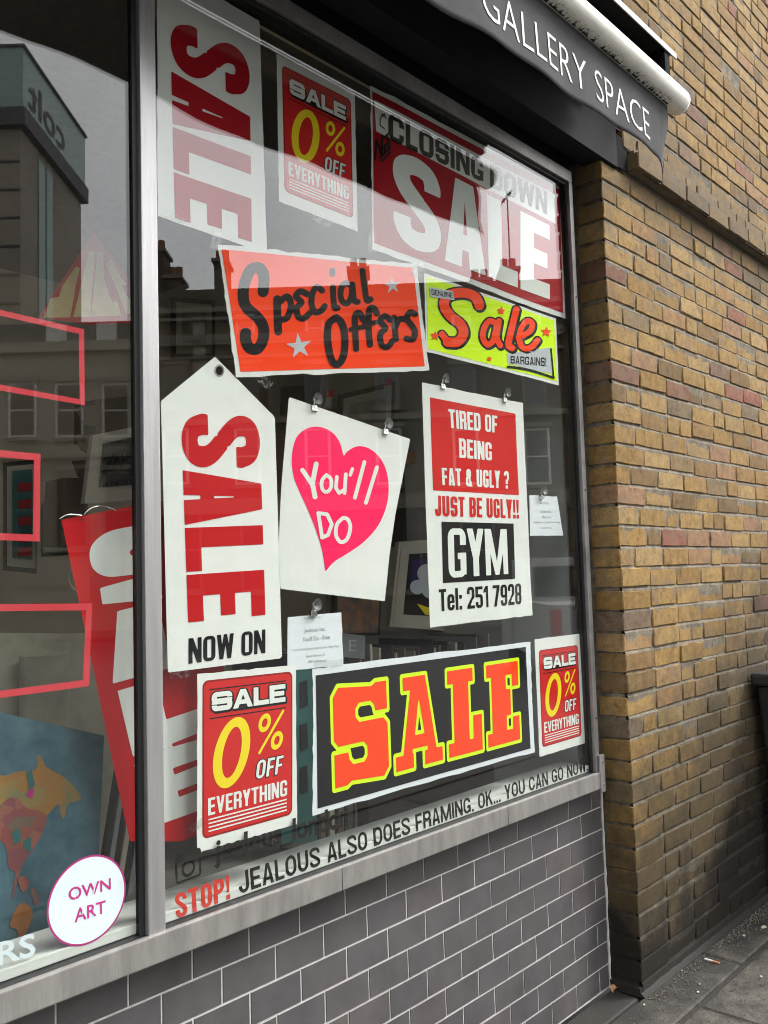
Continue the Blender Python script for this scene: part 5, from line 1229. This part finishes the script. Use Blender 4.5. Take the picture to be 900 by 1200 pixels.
def wing(name, label, x0, x1, ytop, mat, wins, bands, depth=7):
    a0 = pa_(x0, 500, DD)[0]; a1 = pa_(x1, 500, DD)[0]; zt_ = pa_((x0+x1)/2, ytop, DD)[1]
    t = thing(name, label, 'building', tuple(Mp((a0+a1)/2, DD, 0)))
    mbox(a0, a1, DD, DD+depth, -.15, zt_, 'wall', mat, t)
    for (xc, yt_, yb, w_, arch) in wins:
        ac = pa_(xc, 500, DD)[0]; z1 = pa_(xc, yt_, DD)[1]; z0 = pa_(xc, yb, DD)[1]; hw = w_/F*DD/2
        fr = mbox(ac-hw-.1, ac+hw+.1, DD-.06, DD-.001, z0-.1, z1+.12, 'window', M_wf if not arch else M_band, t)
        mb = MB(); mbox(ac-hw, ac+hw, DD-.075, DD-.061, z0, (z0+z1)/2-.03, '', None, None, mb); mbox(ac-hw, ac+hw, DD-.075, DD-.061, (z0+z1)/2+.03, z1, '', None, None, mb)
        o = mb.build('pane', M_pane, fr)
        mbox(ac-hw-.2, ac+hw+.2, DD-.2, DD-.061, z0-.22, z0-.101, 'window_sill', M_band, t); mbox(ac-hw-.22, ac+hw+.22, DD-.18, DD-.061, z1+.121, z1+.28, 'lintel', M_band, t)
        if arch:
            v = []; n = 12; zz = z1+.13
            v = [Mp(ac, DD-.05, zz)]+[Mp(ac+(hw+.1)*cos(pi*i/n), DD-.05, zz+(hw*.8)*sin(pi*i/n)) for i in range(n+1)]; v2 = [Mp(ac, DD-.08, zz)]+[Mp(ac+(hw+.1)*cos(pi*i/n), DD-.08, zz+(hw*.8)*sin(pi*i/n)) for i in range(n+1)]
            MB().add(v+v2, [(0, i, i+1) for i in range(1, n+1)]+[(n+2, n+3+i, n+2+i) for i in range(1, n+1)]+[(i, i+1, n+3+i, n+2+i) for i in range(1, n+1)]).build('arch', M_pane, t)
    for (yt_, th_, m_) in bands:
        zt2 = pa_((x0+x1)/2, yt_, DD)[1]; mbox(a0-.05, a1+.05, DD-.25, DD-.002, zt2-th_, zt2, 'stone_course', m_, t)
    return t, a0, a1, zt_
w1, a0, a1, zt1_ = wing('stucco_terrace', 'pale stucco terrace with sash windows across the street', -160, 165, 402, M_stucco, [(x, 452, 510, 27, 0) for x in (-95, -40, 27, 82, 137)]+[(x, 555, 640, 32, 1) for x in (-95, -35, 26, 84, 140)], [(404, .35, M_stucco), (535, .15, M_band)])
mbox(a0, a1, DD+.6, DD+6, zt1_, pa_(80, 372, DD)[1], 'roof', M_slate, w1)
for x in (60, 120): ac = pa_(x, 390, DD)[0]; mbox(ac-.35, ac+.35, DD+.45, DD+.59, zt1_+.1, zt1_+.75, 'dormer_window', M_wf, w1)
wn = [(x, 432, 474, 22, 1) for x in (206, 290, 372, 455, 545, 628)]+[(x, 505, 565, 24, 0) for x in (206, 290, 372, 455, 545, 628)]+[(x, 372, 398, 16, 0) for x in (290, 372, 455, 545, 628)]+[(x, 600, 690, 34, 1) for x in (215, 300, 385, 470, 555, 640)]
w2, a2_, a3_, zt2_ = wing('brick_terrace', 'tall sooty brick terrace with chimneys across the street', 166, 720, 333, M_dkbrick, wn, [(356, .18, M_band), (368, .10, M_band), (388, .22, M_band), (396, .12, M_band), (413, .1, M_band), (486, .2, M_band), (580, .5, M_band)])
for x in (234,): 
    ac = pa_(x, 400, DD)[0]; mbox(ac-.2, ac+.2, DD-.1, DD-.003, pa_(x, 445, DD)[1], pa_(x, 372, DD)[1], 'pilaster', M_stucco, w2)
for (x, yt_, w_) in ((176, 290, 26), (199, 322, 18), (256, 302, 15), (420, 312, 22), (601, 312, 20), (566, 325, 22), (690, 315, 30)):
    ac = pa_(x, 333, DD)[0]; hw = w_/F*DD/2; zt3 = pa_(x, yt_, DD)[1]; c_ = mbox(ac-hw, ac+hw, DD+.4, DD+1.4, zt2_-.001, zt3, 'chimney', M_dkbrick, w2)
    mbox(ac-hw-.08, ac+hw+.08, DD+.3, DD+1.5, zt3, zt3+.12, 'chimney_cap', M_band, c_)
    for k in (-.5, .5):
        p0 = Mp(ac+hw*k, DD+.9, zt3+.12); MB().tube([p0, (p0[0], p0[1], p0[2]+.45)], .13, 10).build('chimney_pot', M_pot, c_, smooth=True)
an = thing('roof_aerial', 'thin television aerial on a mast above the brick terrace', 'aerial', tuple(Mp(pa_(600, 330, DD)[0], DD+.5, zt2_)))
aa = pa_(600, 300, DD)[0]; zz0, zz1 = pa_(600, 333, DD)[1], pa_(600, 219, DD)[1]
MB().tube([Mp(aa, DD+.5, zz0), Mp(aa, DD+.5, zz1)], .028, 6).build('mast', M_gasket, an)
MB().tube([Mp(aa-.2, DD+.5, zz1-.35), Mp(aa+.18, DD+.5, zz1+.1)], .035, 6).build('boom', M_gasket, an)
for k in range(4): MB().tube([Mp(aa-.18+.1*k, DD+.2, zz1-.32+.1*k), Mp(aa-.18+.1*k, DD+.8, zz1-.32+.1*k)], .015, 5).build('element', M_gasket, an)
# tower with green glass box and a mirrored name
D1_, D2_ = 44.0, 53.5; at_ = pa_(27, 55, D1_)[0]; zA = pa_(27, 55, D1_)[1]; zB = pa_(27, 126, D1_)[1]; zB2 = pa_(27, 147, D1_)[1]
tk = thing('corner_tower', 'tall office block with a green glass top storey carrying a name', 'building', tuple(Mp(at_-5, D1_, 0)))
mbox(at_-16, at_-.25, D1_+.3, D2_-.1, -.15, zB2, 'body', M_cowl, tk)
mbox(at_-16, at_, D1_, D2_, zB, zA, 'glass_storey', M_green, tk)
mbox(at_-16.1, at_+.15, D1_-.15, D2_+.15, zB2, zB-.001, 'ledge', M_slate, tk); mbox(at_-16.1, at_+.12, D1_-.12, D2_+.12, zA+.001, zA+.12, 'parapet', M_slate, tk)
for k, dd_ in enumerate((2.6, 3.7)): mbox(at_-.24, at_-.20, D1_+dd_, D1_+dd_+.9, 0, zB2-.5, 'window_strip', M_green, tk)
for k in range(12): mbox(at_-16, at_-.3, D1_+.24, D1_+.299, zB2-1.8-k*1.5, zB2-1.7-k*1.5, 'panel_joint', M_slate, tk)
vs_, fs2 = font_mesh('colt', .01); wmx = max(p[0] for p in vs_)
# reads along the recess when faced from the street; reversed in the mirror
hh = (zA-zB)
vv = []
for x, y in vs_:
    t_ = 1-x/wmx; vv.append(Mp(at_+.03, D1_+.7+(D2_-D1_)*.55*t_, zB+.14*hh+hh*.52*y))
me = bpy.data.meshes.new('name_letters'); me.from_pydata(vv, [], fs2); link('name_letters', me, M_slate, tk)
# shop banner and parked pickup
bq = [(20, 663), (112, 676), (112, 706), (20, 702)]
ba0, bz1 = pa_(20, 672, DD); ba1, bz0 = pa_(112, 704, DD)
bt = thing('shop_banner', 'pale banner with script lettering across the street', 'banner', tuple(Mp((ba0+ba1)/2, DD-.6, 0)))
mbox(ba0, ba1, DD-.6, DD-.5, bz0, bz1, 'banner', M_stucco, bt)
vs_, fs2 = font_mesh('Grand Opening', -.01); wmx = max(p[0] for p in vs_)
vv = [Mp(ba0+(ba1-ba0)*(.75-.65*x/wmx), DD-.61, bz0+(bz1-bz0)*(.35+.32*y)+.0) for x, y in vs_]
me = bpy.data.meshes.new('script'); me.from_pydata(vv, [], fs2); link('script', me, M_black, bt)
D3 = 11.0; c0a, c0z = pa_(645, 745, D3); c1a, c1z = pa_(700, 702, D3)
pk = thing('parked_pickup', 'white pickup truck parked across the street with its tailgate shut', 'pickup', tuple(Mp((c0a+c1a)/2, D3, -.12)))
W_ = c1a-c0a+1.1; ca_ = c0a
M_van = pbr('white_car_paint', (.5, .5, .48), .3)
mbox(ca_, ca_+W_, D3, D3+1.9, .28, 1.06, 'bed', M_van, pk); mbox(ca_+.06, ca_+W_-.06, D3-.03, D3-.001, .42, 1.04, 'tailgate', M_van, pk); mbox(ca_, ca_+W_, D3-.1, D3-.031, .2, .34, 'bumper', M_chrome, pk)
mbox(ca_+.05, ca_+W_-.05, D3+1.9, D3+3.4, .28, 1.68, 'cab', M_van, pk); mbox(ca_+.15, ca_+W_-.15, D3+1.88, D3+1.899, 1.12, 1.55, 'rear_window', M_pane, pk); mbox(ca_, ca_+W_, D3+3.4, D3+4.6, .28, 1.05, 'bonnet', M_van, pk)
for e in (0, 1):
    xe = ca_+.02+e*(W_-.16); mbox(xe, xe+.12, D3-.045, D3-.0305, .7, 1.0, 'tail_light', M_redl, pk)
    for dd_ in (.9, 3.9):
        p0 = Mp(ca_+.05+e*(W_-.28), D3+dd_, .22); p1 = Mp(ca_+.23+e*(W_-.28), D3+dd_, .22); MB().tube([p0, p1], .34, 20).build('wheel', M_gasket, pk, smooth=True)
vs_, fs2 = font_mesh('TOYOTA', .02); wmx = max(p[0] for p in vs_)
vv = [Mp(ca_+W_*(.80-.6*x/wmx), D3-.034, .74+.13*y) for x, y in vs_]
me = bpy.data.meshes.new('tailgate_letters'); me.from_pydata(vv, [], fs2); link('tailgate_letters', me, M_gasket, pk)
# far pavement
fp = MB().hexa([Mp(-30, DD-4, -.13), Mp(26, DD-4, -.13), Mp(26, DD+.5, -.13), Mp(-30, DD+.5, -.13)], [Mp(-30, DD-4, -.02), Mp(26, DD-4, -.02), Mp(26, DD+.5, -.02), Mp(-30, DD+.5, -.02)]).build('far_pavement', M_slab, None); tag(fp, kind='structure')

# unseen terrace added opposite, left of the shop, to block sky light
lt_ = thing('sky_blocking_terrace', 'long plain brick terrace, unseen, added across the street to block sky light from the left', 'building', (-16, -10, 0))
MB().box(-34, -3.0, -20, -9.6, -.15, 12.5).build('wall', M_dkbrick, lt_)
MB().box(-34.1, -2.9, -20.1, -9.45, 12.5, 12.9).build('parapet', M_band, lt_)
for fl in range(4):
    for k in range(12):
        x = -32.5+k*2.5; z_ = 1.0+fl*2.9
        fr = MB().box(x-.55, x+.55, -9.6, -9.56, z_, z_+1.7).build('window', M_wf, lt_); MB().box(x-.47, x+.47, -9.559, -9.55, z_+.08, z_+1.62).build('pane', M_pane, fr)

# the building the shop belongs to: upper storeys over the window and an unseen block added past the side opening against sky light
sb = thing('shop_building', 'upper storeys of sooty brick over the shop window and awning', 'building', (-1, 3, 3.3))
MB().box(-5.0, 5.15, .06, 7.0, 3.25, 12.0).build('upper_wall', M_dkbrick, sb)
MB().box(-5.0, .78, -.10, .059, 3.62, 12.0).build('front_wall', M_dkbrick, sb)
MB().box(-5.0, XL-.12, .02, .12, 0, 3.24).build('corner_wall', M_dkbrick, sb)
MB().box(-5.0, 5.15, 3.52, 7.0, 0, 3.24).build('rear_wall', M_dkbrick, sb)
nb = thing('added_block', 'plain unseen brick block added further left along the same pavement to block sky light', 'building', (-10, 3, 0))
MB().box(-16.0, -7.0, -.10, 7.0, -.15, 11.0).build('wall', M_dkbrick, nb)
for fl in range(3):
    for k in range(4):
        x = -15+k*2.2; z_ = 1.0+fl*3.2
        fr = MB().box(x-.5, x+.5, -.14, -.101, z_, z_+1.7).build('window', M_wf, nb); MB().box(x-.43, x+.43, -.15, -.141, z_+.07, z_+1.63).build('pane', M_pane, fr)
